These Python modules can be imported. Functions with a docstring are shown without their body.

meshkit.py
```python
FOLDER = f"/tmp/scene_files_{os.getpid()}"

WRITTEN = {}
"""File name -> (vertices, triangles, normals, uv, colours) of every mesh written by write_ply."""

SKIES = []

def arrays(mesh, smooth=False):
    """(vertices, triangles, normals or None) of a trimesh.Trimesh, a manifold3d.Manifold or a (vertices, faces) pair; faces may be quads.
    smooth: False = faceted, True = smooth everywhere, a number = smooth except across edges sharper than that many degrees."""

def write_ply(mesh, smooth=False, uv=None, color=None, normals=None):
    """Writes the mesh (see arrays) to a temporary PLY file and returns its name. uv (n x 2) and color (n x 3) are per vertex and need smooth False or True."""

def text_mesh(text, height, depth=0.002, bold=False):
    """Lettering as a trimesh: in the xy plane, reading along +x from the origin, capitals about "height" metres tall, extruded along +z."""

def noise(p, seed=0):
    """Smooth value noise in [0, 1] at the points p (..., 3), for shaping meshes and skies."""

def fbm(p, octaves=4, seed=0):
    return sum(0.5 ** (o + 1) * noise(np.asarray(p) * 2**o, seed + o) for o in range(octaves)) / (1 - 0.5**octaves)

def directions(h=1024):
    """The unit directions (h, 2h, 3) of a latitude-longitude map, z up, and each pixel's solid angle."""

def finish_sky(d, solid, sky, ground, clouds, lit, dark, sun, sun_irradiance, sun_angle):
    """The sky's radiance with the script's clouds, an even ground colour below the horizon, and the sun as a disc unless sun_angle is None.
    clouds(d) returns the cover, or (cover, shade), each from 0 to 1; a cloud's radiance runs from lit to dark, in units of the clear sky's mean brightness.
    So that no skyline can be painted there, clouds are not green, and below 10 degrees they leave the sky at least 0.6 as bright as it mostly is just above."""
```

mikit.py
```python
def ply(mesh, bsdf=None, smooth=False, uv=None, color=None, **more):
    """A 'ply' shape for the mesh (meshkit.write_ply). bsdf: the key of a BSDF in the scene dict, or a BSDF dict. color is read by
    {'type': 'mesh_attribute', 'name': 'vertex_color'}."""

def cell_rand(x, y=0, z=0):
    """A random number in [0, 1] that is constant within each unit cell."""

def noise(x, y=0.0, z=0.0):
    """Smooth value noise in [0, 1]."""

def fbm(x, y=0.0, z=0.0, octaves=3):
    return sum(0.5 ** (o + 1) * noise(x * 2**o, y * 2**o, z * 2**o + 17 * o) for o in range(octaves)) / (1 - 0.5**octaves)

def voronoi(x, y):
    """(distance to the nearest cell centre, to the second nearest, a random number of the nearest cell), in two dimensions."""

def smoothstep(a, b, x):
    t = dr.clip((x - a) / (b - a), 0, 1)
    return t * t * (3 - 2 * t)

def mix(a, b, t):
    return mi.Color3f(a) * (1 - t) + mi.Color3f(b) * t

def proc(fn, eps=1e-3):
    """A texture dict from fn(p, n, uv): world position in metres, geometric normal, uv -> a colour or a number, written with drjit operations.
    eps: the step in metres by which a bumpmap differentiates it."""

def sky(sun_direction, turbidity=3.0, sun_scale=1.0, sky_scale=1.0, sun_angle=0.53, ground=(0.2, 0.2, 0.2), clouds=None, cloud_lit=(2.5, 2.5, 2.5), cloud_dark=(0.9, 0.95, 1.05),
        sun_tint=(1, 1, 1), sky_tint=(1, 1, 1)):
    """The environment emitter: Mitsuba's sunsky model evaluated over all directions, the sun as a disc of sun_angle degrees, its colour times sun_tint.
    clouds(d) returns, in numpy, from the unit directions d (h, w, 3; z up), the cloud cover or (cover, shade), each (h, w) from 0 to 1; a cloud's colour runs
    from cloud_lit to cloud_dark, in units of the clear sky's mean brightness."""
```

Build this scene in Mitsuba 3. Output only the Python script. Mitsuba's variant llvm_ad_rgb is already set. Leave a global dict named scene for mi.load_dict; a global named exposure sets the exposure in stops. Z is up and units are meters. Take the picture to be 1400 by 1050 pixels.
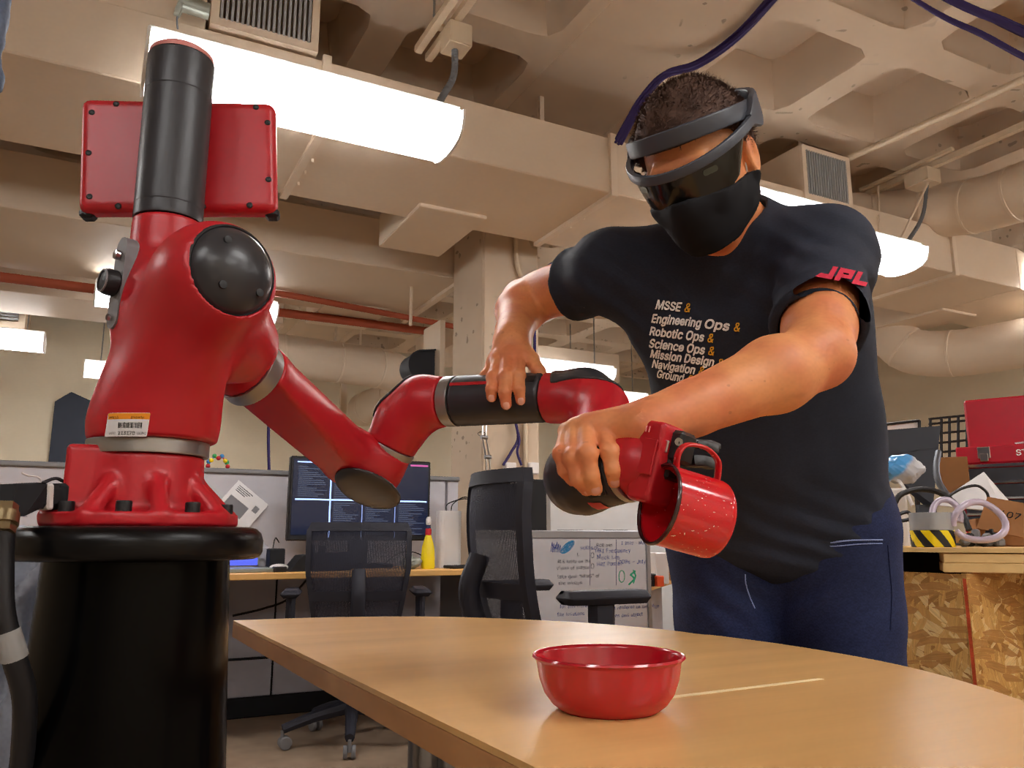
import math, random
import numpy as np, trimesh, mitsuba as mi, mikit, meshkit
import shapely, shapely.geometry as sg
from shapely import affinity
import manifold3d as m3
T = mi.ScalarTransform4f
scene, labels = {}, {}
random.seed(7); np.random.seed(7)

# ------------------------------------------------------------------ camera, light, exposure
FPX, HC, PITCH, ROOM = 1100.0, 0.91, math.radians(10.8), math.radians(27.5)
O = np.array([0, 0, HC])
scene['camera'] = {'type': 'perspective', 'fov': math.degrees(2 * math.atan(700 / FPX)), 'fov_axis': 'x', 'near_clip': 0.02, 'far_clip': 100.0,
                   'to_world': T().look_at(origin=[0, 0, HC], target=[0, math.cos(PITCH), HC + math.sin(PITCH)], up=[0, 0, 1])}
exposure = 1.0
LAMP = [x * 9.0 for x in (1.0, 0.985, 0.97)]           # radiance of the fluorescent lenses

# ------------------------------------------------------------------ helpers
Z = np.array([0, 0, 1.0])
U = np.array([math.cos(ROOM), math.sin(ROOM), 0]); V = np.array([-math.sin(ROOM), math.cos(ROOM), 0])
RM = np.stack([U, V, Z], 1)                              # room axes: u along the desk, v away from the camera
def ray(px, py):
    x, y = (px - 700) / FPX, (525 - py) / FPX
    c, s = math.cos(PITCH), math.sin(PITCH)
    return np.array([x, c - y * s, s + y * c])
def P(px, py, D): r = ray(px, py); return O + r * (D / r[1])
def PZ(px, py, z): r = ray(px, py); return O + r * ((z - HC) / r[2])
def PV(px, py, v): r = ray(px, py); return O + r * (v / (r @ V))
def PU(px, py, u): r = ray(px, py); return O + r * (u / (r @ U))
def W(u, v, z): return RM @ np.array([u, v, z], float)
def rv(p): return RM.T @ np.asarray(p, float)
def unit(a): a = np.asarray(a, float); return a / np.linalg.norm(a)
def frame(d, up=(0, 0, 1)):                              # columns x, y, z with z along d, y towards up
    z = unit(d); up = np.asarray(up, float)
    if abs(z @ unit(up)) > 0.99: up = np.array([1.0, 0, 0])
    x = unit(np.cross(up, z)); return np.stack([x, np.cross(z, x), z], 1)
def xf(m, R=None, t=None):
    m = m.copy(); v = np.asarray(m.vertices)
    if R is not None: v = v @ np.asarray(R).T
    if t is not None: v = v + np.asarray(t)
    m.vertices = v
    if R is not None and np.linalg.det(R) < 0: m.invert()
    return m
def cat(*ms):
    l = []
    for m in ms: l += list(m) if isinstance(m, (list, tuple)) else [m]
    return trimesh.util.concatenate(l)
def box(size, c=(0, 0, 0), R=None, b=0.0):
    h = np.asarray(size, float) / 2
    if b <= 0: m = trimesh.creation.box(2 * h)
    else:
        b = min(b, 0.45 * 2 * h.min()); pts = []
        for sx in (-1, 1):
            for sy in (-1, 1):
                for sz in (-1, 1):
                    for k in range(3):
                        q = h - b; q = np.array(q); q[k] = h[k]; pts.append(q * (sx, sy, sz))
        m = trimesh.convex.convex_hull(np.array(pts))
    return xf(m, R, c)
def rbox(u0, u1, v0, v1, z0, z1, b=0.0): return box((u1 - u0, v1 - v0, z1 - z0), W((u0 + u1) / 2, (v0 + v1) / 2, (z0 + z1) / 2), RM, b)
def lathe(prof, o=(0, 0, 0), axis=(0, 0, 1), n=40, up=(0, 0, 1)):
    prof = np.asarray(prof, float); a = np.arange(n) * 2 * math.pi / n
    ring = np.stack([np.cos(a), np.sin(a)], 1)
    v = np.concatenate([np.column_stack([ring * r, np.full(n, h)]) for r, h in prof]); f = []
    i = np.arange(n); j = (i + 1) % n
    for k in range(len(prof) - 1):
        p, q = k * n, (k + 1) * n
        f += [np.stack([p + i, p + j, q + j], 1), np.stack([p + i, q + j, q + i], 1)]
    m = trimesh.Trimesh(v, np.concatenate(f), process=False); m.merge_vertices(); m.update_faces(m.nondegenerate_faces())
    return xf(m, frame(axis, up), o)
def cyl(p0, p1, r0, r1=None, n=16, b=0.0):
    p0, p1 = np.asarray(p0, float), np.asarray(p1, float); L = np.linalg.norm(p1 - p0); r1 = r0 if r1 is None else r1
    if b > 0: pr = [(0, 0), (r0 - b, 0), (r0, b), (r1, L - b), (r1 - b, L), (0, L)]
    else: pr = [(0, 0), (r0, 0), (r1, L), (0, L)]
    return lathe(pr, p0, p1 - p0, n)
def spline(pts, n=8):
    pts = np.asarray(pts, float); out = []
    q = np.vstack([2 * pts[0] - pts[1], pts, 2 * pts[-1] - pts[-2]])
    for k in range(1, len(q) - 2):
        for t in np.arange(n) / n:
            out.append(0.5 * (2 * q[k] + (q[k + 1] - q[k - 1]) * t + (2 * q[k - 1] - 5 * q[k] + 4 * q[k + 1] - q[k + 2]) * t * t + (3 * q[k] - q[k - 1] - 3 * q[k + 1] + q[k + 2]) * t ** 3))
    return np.array(out + [pts[-1]])
def tube(pts, r, n=8, closed=False):
    pts = np.asarray(pts, float); N = len(pts); rs = np.broadcast_to(np.asarray(r, float), (N,))
    t = np.gradient(pts, axis=0) if not closed else np.roll(pts, -1, 0) - np.roll(pts, 1, 0)
    t /= np.linalg.norm(t, axis=1, keepdims=True) + 1e-12
    x = frame(t[0])[:, 0]; rows = []; a = np.arange(n) * 2 * math.pi / n
    for k in range(N):
        x = unit(x - t[k] * (x @ t[k])); y = np.cross(t[k], x)
        rows.append(pts[k] + rs[k] * (np.cos(a)[:, None] * x + np.sin(a)[:, None] * y))
    v = np.concatenate(rows); i = np.arange(n); j = (i + 1) % n; f = []
    for k in range(N if closed else N - 1):
        p, q = k * n, ((k + 1) % N) * n
        f += [np.stack([p + i, p + j, q + j], 1), np.stack([p + i, q + j, q + i], 1)]
    if not closed:
        v = np.vstack([v, pts[0], pts[-1]]); c = len(v) - 2
        f += [np.stack([i * 0 + c, j, i], 1), np.stack([i * 0 + c + 1, (N - 1) * n + i, (N - 1) * n + j], 1)]
    return trimesh.Trimesh(v, np.concatenate(f), process=False)
def poly(pts): return sg.Polygon(pts)
def rrect(w, h, r, cx=0, cy=0): return sg.box(cx - w / 2 + r, cy - h / 2 + r, cx + w / 2 - r, cy + h / 2 - r).buffer(r, quad_segs=6)
def prism(pg, th, o, ex, ey):                            # polygon in the plane (ex, ey) at o, thickened along ex x ey
    ex, ey = unit(ex), unit(ey); ez = np.cross(ex, ey)
    gs = getattr(pg, 'geoms', [pg])
    return xf(cat([trimesh.creation.extrude_polygon(g, th, engine='earcut') for g in gs if g.area > 0]), np.stack([ex, ey, ez], 1), o)
def flat(pg, o, ex, ey):                                 # a thin flat polygon
    return prism(pg, 0.0004, o, ex, ey)
def hull(points): return trimesh.convex.convex_hull(np.asarray(points))
def text(s, h, o, ex, ey, depth=0.0008, bold=False, width=None):
    m = meshkit.text_mesh(s, h, depth, bold)
    if width: m.vertices[:, 0] *= width / m.bounds[1][0]
    ex = unit(ex); ey = unit(ey)
    return xf(m, np.stack([ex, ey, np.cross(ex, ey)], 1), o)
def nm(key):
    if not any(k == key or k.startswith(key + '__') for k in list(scene) + list(labels)): return key
    n = 1
    while any(k == f'{key}_{n:03d}' or k.startswith(f'{key}_{n:03d}__') for k in list(scene) + list(labels)): n += 1
    return f'{key}_{n:03d}'
def thing(name, label, cat_, group=None):
    k = nm(name); labels[k] = {'label': label, 'category': cat_}
    if group: labels[k]['group'] = group
    return k
def part(parent, name, mesh, m, smooth=35, label=None, kind=None, **kw):
    k = nm(parent + '__' + name); scene[k] = mikit.ply(mesh, m, smooth=smooth, **kw)
    if label: labels.setdefault(k, {})['label'] = label
    if kind: labels.setdefault(k, {})['kind'] = kind
    return k
def solo(name, mesh, m, label, cat_, group=None, smooth=35, kind=None):
    k = nm(name); scene[k] = mikit.ply(mesh, m, smooth=smooth); labels[k] = {'label': label, 'category': cat_}
    if group: labels[k]['group'] = group
    if kind: labels[k]['kind'] = kind
    return k
def struct(name, mesh, m, label, smooth=35):
    k = nm(name); scene[k] = mikit.ply(mesh, m, smooth=smooth); labels[k] = {'label': label, 'category': name.split('_')[0], 'kind': 'structure'}
    return k

# ---- signed distance modelling (bodies, castings, cloth): fields of points -> metres, meshed by surface nets on a sparse grid
def d_cap(a, b, ra, rb):                                 # round cone
    a, b = np.asarray(a, float), np.asarray(b, float); ba = b - a; l2 = float(ba @ ba); rr = ra - rb; a2 = l2 - rr * rr
    def f(p):
        pa = p - a; y = pa @ ba; z = y - l2
        q = pa * l2 - y[:, None] * ba; x2 = np.einsum('ij,ij->i', q, q); y2, z2 = y * y * l2, z * z * l2
        k = np.sign(rr) * rr * rr * x2
        o = (np.sqrt(np.maximum(x2 * a2, 0) / l2) + y * rr) / l2 - ra
        c1 = np.sign(z) * a2 * z2 > k; c2 = np.sign(y) * a2 * y2 < k
        o = np.where(c2, np.sqrt(x2 + y2) / l2 - ra, o)
        return np.where(c1, np.sqrt(x2 + z2) / l2 - rb, o)
    return f if a2 > 0 else d_ball(a if ra > rb else b, max(ra, rb))
def d_ball(c, r): c = np.asarray(c, float); return lambda p: np.linalg.norm(p - c, axis=1) - r
def d_ell(c, r, R=None):
    c, r = np.asarray(c, float), np.asarray(r, float)
    def f(p):
        q = (p - c) if R is None else (p - c) @ R
        k0 = np.linalg.norm(q / r, axis=1); k1 = np.linalg.norm(q / (r * r), axis=1)
        return k0 * (k0 - 1) / np.maximum(k1, 1e-9)
    return f
def d_box(c, h, R=None, r=0.0):
    c, h = np.asarray(c, float), np.asarray(h, float) - r
    def f(p):
        q = np.abs((p - c) if R is None else (p - c) @ R) - h
        return np.linalg.norm(np.maximum(q, 0), axis=1) + np.minimum(q.max(1), 0) - r
    return f
def d_cyl(a, b, ra, rb=None, r=0.0):                     # flat-ended (tapered) cylinder with rounded rims
    a, b = np.asarray(a, float), np.asarray(b, float); L = np.linalg.norm(b - a); d = (b - a) / L; rb = ra if rb is None else rb
    def f(p):
        y = (p - a) @ d; x = np.linalg.norm((p - a) - y[:, None] * d, axis=1)
        t = np.clip(y / L, 0, 1); q = np.stack([x - (ra + (rb - ra) * t) + r, np.abs(y - L / 2) - L / 2 + r], 1)
        return np.linalg.norm(np.maximum(q, 0), axis=1) + np.minimum(q.max(1), 0) - r
    return f
def d_plane(o, n): o, n = np.asarray(o, float), unit(n); return lambda p: (p - o) @ n
def smin(a, b, k):
    if k <= 0: return np.minimum(a, b)
    h = np.maximum(k - np.abs(a - b), 0) / k; return np.minimum(a, b) - h * h * k / 4
def uni(fs, k=0.0):
    def f(p):
        o = fs[0](p)
        for g in fs[1:]: o = smin(o, g(p), k)
        return o
    return f
def unik(*pairs):                                        # (field, blend radius) one after the other
    def f(p):
        o = pairs[0][0](p)
        for g, k in pairs[1:]: o = smin(o, g(p), k)
        return o
    return f
def sub(a, b, k=0.0): return lambda p: -smin(-a(p), b(p), k)
def inter(a, b, k=0.0): return lambda p: -smin(-a(p), -b(p), k)
def grow(a, t): return lambda p: a(p) - t
def chain(pts, rs, k=0.0): return uni([d_cap(pts[i], pts[i + 1], rs[i], rs[i + 1]) for i in range(len(pts) - 1)], k)
def mesh_sdf(f, lo, hi, h, B=10, slack=1.35):
    lo, hi = np.asarray(lo, float), np.asarray(hi, float)
    nb = np.maximum(1, np.ceil((hi - lo) / (h * B)).astype(int)); n = nb * B + 1
    g = np.full(n, np.float32(1.0))
    bi = np.stack(np.meshgrid(*[np.arange(k) for k in nb], indexing='ij'), -1).reshape(-1, 3)
    d = f(lo + (bi + 0.5) * (B * h)); lim = B * h * 0.87 * slack + 0.004
    for b_, s in zip(bi, d):
        if s < -lim: g[tuple(slice(x * B, x * B + B + 1) for x in b_)] = -1.0
    act = bi[np.abs(d) <= lim]
    loc = np.stack(np.meshgrid(*[np.arange(B + 1)] * 3, indexing='ij'), -1).reshape(-1, 3)
    for s in range(0, len(act), 150):
        idx = (act[s:s + 150, None, :] * B + loc[None]).reshape(-1, 3)
        g[idx[:, 0], idx[:, 1], idx[:, 2]] = f(lo + idx * h)
    neg = g < 0
    c = np.zeros(np.array(n) - 1, np.int8)
    for a in np.ndindex(2, 2, 2): c += neg[a[0]:n[0] - 1 + a[0], a[1]:n[1] - 1 + a[1], a[2]:n[2] - 1 + a[2]]
    cells = np.argwhere((c > 0) & (c < 8)); ids = np.full(c.shape, -1, np.int32); ids[tuple(cells.T)] = np.arange(len(cells))
    acc, cnt = np.zeros((len(cells), 3)), np.zeros(len(cells))
    corners = list(np.ndindex(2, 2, 2))
    for a in corners:
        for ax in range(3):
            if a[ax]: continue
            e = list(a); e[ax] = 1
            v0 = g[tuple((cells + a).T)]; v1 = g[tuple((cells + e).T)]
            x = (v0 < 0) != (v1 < 0)
            t = np.where(x, v0 / np.where(x, v0 - v1, 1), 0)
            pt = np.array(a, float)[None] + np.zeros((len(cells), 3)); pt[:, ax] = t
            acc[x] += pt[x]; cnt[x] += 1
    vert = lo + (cells + acc / cnt[:, None]) * h
    F_ = []
    for ax in range(3):
        o1, o2 = (ax + 1) % 3, (ax + 2) % 3
        sl0 = [slice(1, n[k] - 1) for k in range(3)]; sl0[ax] = slice(0, n[ax] - 1)
        sl1 = list(sl0); sl1[ax] = slice(1, n[ax])
        A_, B_ = neg[tuple(sl0)], neg[tuple(sl1)]
        q = np.argwhere(A_ != B_)
        if not len(q): continue
        off = np.ones(3, int); off[ax] = 0; q = q + off
        flip = neg[tuple(q.T)]
        e1, e2 = np.eye(3, dtype=int)[o1], np.eye(3, dtype=int)[o2]
        quad = np.stack([ids[tuple((q - e1 - e2).T)], ids[tuple((q - e2).T)], ids[tuple(q.T)], ids[tuple((q - e1).T)]], 1)
        quad[~flip] = quad[~flip][:, ::-1]
        F_.append(quad)
    F_ = np.concatenate(F_); F_ = F_[(F_ >= 0).all(1)]
    F_ = np.vstack([F_[:, [0, 1, 2]], F_[:, [0, 2, 3]]])
    return trimesh.Trimesh(vert, F_, process=False)
def relax(m, n=1, lam=0.5):
    f = np.asarray(m.faces); e = np.concatenate([f[:, [0, 1]], f[:, [1, 2]], f[:, [2, 0]]]); e = np.concatenate([e, e[:, ::-1]]); N = len(m.vertices)
    v = np.array(m.vertices); c = np.maximum(np.bincount(e[:, 0], minlength=N), 1)[:, None]
    for _ in range(n):
        for l in (lam, -lam * 1.04):
            a = np.stack([np.bincount(e[:, 0], v[e[:, 1], k], N) for k in range(3)], 1) / c
            v = v + l * (a - v) * (c > 1)
    m.vertices = v
    return m
def onto(f, p, d, steps=40):                             # march points p along d onto the zero of f
    p = np.array(p, float); d = unit(d)
    for _ in range(steps): p = p + d * np.clip(f(p), -0.05, 0.05)[:, None] * 0.9
    return p

# ------------------------------------------------------------------ materials
def rgb(*c): return {'type': 'rgb', 'value': list(c)}
def hexc(s):
    c = [int(s[i:i + 2], 16) / 255 for i in (0, 2, 4)]
    return [x / 12.92 if x <= 0.04045 else ((x + 0.055) / 1.055) ** 2.4 for x in c]
def mat(name, col, rough=0.5, spec=0.5, metal=0.0, coat=0.0, sheen=0.0, coat_gloss=0.9, bump=None, bscale=1.0):
    c = col if isinstance(col, dict) else rgb(*(hexc(col) if isinstance(col, str) else col))
    b = {'type': 'principled', 'base_color': c, 'roughness': rough, 'specular': spec, 'metallic': metal}
    if coat: b |= {'clearcoat': coat, 'clearcoat_gloss': coat_gloss}
    if sheen: b |= {'sheen': sheen}
    b = {'type': 'twosided', 'bsdf': b}
    if bump is not None: b = {'type': 'bumpmap', 'scale': bscale, 'arbitrary': bump, 'bsdf': b}
    scene[name] = b
    return name
def speck(c, d=0.06, s=9.0, fine=140.0):                 # painted surface with slight mottling
    c = np.array(hexc(c) if isinstance(c, str) else c)
    def fn(p, n, uv):
        k = mikit.fbm(p.x * s, p.y * s, p.z * s, 3) - 0.5
        g = mikit.noise(p.x * fine, p.y * fine, p.z * fine) - 0.5
        m = 1 + d * (2.0 * k + 0.7 * g)
        return mi.Color3f(*[float(x) for x in c]) * m
    return mikit.proc(fn)
def concrete(c):
    c = np.array(hexc(c))
    def fn(p, n, uv):
        k = mikit.fbm(p.x * 2.2, p.y * 2.2, p.z * 2.2, 4) - 0.5
        pit = mikit.smoothstep(0.80, 0.86, mikit.noise(p.x * 23, p.y * 23, p.z * 23)) * mikit.smoothstep(0.5, 0.7, mikit.noise(p.x * 3, p.y * 3 + 7, p.z * 3))
        return mi.Color3f(*[float(x) for x in c]) * (1 + 0.16 * k) * (1 - 0.45 * pit)
    return mikit.proc(fn)
mat('m_concrete', concrete('bfac97'), 0.9, 0.2)
mat('m_wall', speck('d0c3ab', 0.04, 1.5, 60), 0.85, 0.25)
mat('m_duct', speck('cdbba6', 0.035, 2.5, 90), 0.6, 0.35)
mat('m_duct_trim', speck('d2c1ad', 0.03), 0.55, 0.35)
def floor_fn(p, n, uv):
    k = mikit.fbm(p.x * 1.7, p.y * 1.7, 0, 4) - 0.5
    g = mikit.fbm(p.x * 14, p.y * 14, 3, 3) - 0.5
    return mi.Color3f(*[float(x) for x in hexc('8e7a66')]) * (1 + 0.35 * k + 0.25 * g)
mat('m_floor', mikit.proc(floor_fn), 0.45, 0.4)
mat('m_lamp_metal', speck('d9d7d2', 0.03), 0.45, 0.5)
scene['m_lamp'] = {'type': 'diffuse', 'reflectance': rgb(0.8, 0.8, 0.8)}
mat('m_grille', '8f8f90', 0.5, 0.4)
mat('m_pipe_red', speck('a4523a', 0.06), 0.6, 0.3)
mat('m_steel', '8d8f93', 0.35, 0.5, 0.9)
mat('m_purple', '2b1f55', 0.55, 0.3)
mat('m_black', '17171a', 0.45, 0.4)
mat('m_black_matt', '1c1d20', 0.8, 0.3)

# ------------------------------------------------------------------ the room
CEIL = 3.51
us = [-5.2, -4.3, -3.39, -2.48, -1.57, -0.65, 0.26, 1.17, 2.08, 2.79, 3.70, 4.61, 5.52, 6.43, 7.34, 8.25, 9.16]
vs = [-3.85 + 0.91 * k for k in range(17)]
def waffle():
    V_, F_ = [], []; N = 28
    def ring(cu, cv, w, h, r, z):
        pts = np.array(rrect(w, h, r).exterior.segmentize(0.3).coords)[:-1]
        a = np.linspace(0, 1, N, endpoint=False); ext = rrect(w, h, r).exterior
        q = np.array([ext.interpolate(t, normalized=True).coords[0] for t in a])
        return [W(cu + x, cv + y, z) for x, y in q]
    def add(v, f): F_.append(np.array(f) + len(V_)); V_.extend(v)
    for i in range(len(us) - 1):
        for j in range(len(vs) - 1):
            u0, u1, v0, v1 = us[i], us[i + 1], vs[j], vs[j + 1]; cu, cv = (u0 + u1) / 2, (v0 + v1) / 2
            if i == 8:
                add([W(u0, v0, CEIL), W(u1, v0, CEIL), W(u1, v1, CEIL), W(u0, v1, CEIL)], [[0, 2, 1], [0, 3, 2]]); continue
            w, h = u1 - u0, v1 - v0
            sq = sg.box(-w / 2, -h / 2, w / 2, h / 2).exterior
            a = ring(cu, cv, w - 0.20, h - 0.20, 0.10, CEIL); b = ring(cu, cv, w - 0.215, h - 0.215, 0.095, CEIL + 0.012); c = ring(cu, cv, w - 0.32, h - 0.32, 0.08, CEIL + 0.30)
            s = []
            for q in a:
                d = rv(q)[:2] - (cu, cv); k = max(abs(d[0]) / (w / 2), abs(d[1]) / (h / 2)); d = d / k; s.append(W(cu + d[0], cv + d[1], CEIL))
            cs = [W(cu + x, cv + y, CEIL) for x in (-w / 2, w / 2) for y in (-h / 2, h / 2)]
            I = np.arange(N); J = (I + 1) % N; f = []
            for p, q in ((0, N), (N, 2 * N), (2 * N, 3 * N)): f += [[p + x, q + x, q + y] for x, y in zip(I, J)] + [[p + x, q + y, p + y] for x, y in zip(I, J)]
            f += [[3 * N + x, 4 * N, 3 * N + y] for x, y in zip(I, J)]
            for n_, cpt in enumerate(cs):
                d = [np.linalg.norm(q - cpt) for q in s]; k = int(np.argmin(d)); near = sorted(range(N), key=lambda t: d[t])[:2]
                x, y = sorted(near); x, y = (y, x) if (x == 0 and y == N - 1) else (x, y)
                f.append([x, y, 4 * N + 1 + n_])
            add(s + a + b + c + [W(cu, cv, CEIL + 0.30)] + cs, f)
    return trimesh.Trimesh(np.array(V_), np.concatenate(F_), process=False)
struct('ceiling', waffle(), 'm_concrete', 'painted concrete waffle slab ceiling with square recesses')
struct('floor', rbox(-6, 9.5, -4, 11.2, -0.1, 0), 'm_floor', 'worn brown workshop floor')
struct('wall_back', rbox(-6, 9.5, 10.9, 11.1, 0, 3.9), 'm_wall', 'cream painted back wall of the workshop')
struct('wall_right', rbox(8.6, 8.8, -4, 11, 0, 3.9), 'm_wall', 'cream painted right wall of the workshop')
struct('wall_left', rbox(-5.9, -5.7, -4, 11, 0, 3.9), 'm_wall', 'cream painted left wall of the workshop')
struct('wall_front', rbox(-6, 9.5, -4.0, -3.8, 0, 3.9), 'm_wall', 'cream painted wall behind the photographer')
struct('column', rbox(2.18, 2.60, 4.6, 5.1, 0, CEIL + 0.02, 0.012), 'm_concrete', 'square concrete column behind the desk')

# fluorescent fixtures: white housing above a bowed lens
def fixture(u0, u1, vc, z, label, hang=True, half=0.175, power=1.0):
    t = thing('ceiling_light', label, 'ceiling light', 'wraparound fluorescent lights under the ceiling')
    prof = [(-half, 0.085), (-half * 0.99, 0.05), (-half * 0.90, 0.01), (-half * 0.72, -0.018), (-half * 0.4, -0.034), (0, -0.04), (half * 0.4, -0.034), (half * 0.72, -0.018), (half * 0.90, 0.01), (half * 0.99, 0.05), (half, 0.085)]
    lens = prism(poly(prof), u1 - u0 - 0.02, W(u0 + 0.01, vc, z), V, Z)
    k = part(t, 'lens', lens, 'm_lamp', 40, 'glowing white lens')
    scene[k]['emitter'] = {'type': 'area', 'radiance': rgb(*[x * power for x in LAMP])}
    part(t, 'housing', rbox(u0, u1, vc - half * 0.8, vc + half * 0.8, z + 0.0855, z + 0.125, 0.006), 'm_lamp_metal')
    cap = poly([(x * 1.04, y * 1.0 - 0.004 if y < 0.05 else y + 0.004) for x, y in prof])
    for u in (u0 - 0.002, u1 - 0.008): part(t, 'end_cap', prism(cap, 0.010, W(u, vc, z), V, Z), 'm_lamp_metal')
    if hang:
        for u in (u0 + 0.15, u1 - 0.15): part(t, 'hanger_rod', cyl(W(u, vc, z + 0.125), W(u, vc, CEIL + 0.005 if hang is True else hang), 0.006, n=8), 'm_steel')
    return t
fixture(0.04, 1.257, 3.02, 2.585, 'largest glowing light, beside the top of the red robot', False)
fixture(3.23, 4.45, 3.17, 2.585, "glowing light behind the person's shoulder with the red print", False)
fixture(2.80, 3.55, 3.02, 2.585, "light half hidden behind the person's neck and ear", False)
fixture(-1.69, -0.474, 8.2, 2.585, 'light cut by the left edge of the photo below a grey vent')
fixture(-0.094, 1.167, 6.3, 2.585, "light behind the robot column, an end showing on either side of it", 2.752)
fixture(-0.168, 1.05, 9.3, 2.585, 'small far light left of the robot column above the black board')
fixture(3.40, 4.616, 6.75, 2.50, "light between the person's bare right arm and the robot wrist")
fixture(4.96, 6.18, 8.25, 2.585, 'far light just behind the black cap of the robot wrist')
# the same rows go on beside and behind the camera, with added fill lamps after them; they light the front of the robot, the table and the person
for u, l in ((-2.2, 'light behind the photographer, left of the row'), (0.9, 'light behind the photographer, middle of the row'), (4.0, 'light behind the photographer, right of the row')): fixture(u, u + 1.22, -0.6, 2.585, l)
fixture(-3.2, -1.98, 3.02, 2.585, 'light of the first row beyond the left edge')
fixture(6.2, 7.42, 3.17, 2.80, 'light of the first row beyond the right edge')
fixture(5.2, 6.42, 1.2, 2.585, 'unseen light added beyond the right edge to brighten the right wall', 2.97)  # lamp added out of view to brighten the right wall
fixture(7.2, 8.42, 2.0, 2.585, 'unseen light added in the corner to brighten the right wall')  # another added lamp, out of view, lifting the right wall
for u, l in ((-1.6, 'added fill light of the rearmost row, left'), (0.9, 'added fill light of the rearmost row, middle'), (3.4, 'added fill light of the rearmost row, right')): fixture(u, u + 1.22, -2.4, 2.585, l)  # extra row added behind the camera for stronger front fill

# ------------------------------------------------------------------ air ducts, grilles, pipes, cables under the ceiling
mat('m_red_paint_dull', '9a4632', 0.6, 0.3)
mat('m_galv', speck('8f948c', 0.08), 0.4, 0.5, 0.6)
mat('m_conduit', speck('c5b49c', 0.04), 0.5, 0.4)
mat('m_flex', '6f747c', 0.45, 0.5, 0.5)
DB = 2.755
d1 = thing('air_duct', 'long rectangular cream air duct just behind the largest light, with grille boxes on top', 'air duct')
part(d1, 'body', rbox(-5.0, 6.1, 3.4, 4.24, DB, 3.08, 0.006), 'm_duct', 20)
part(d1, 'body', rbox(-5.0, 0.27, 3.405, 4.20, 3.07, 3.46, 0.006), 'm_duct', 20)
part(d1, 'body', prism(poly([(0, 0), (2.6, 0.55), (2.6, 1.0), (0, 0.84)]), 0.325, W(6.1, 3.4, DB), U, V), 'm_duct', 20)
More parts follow.
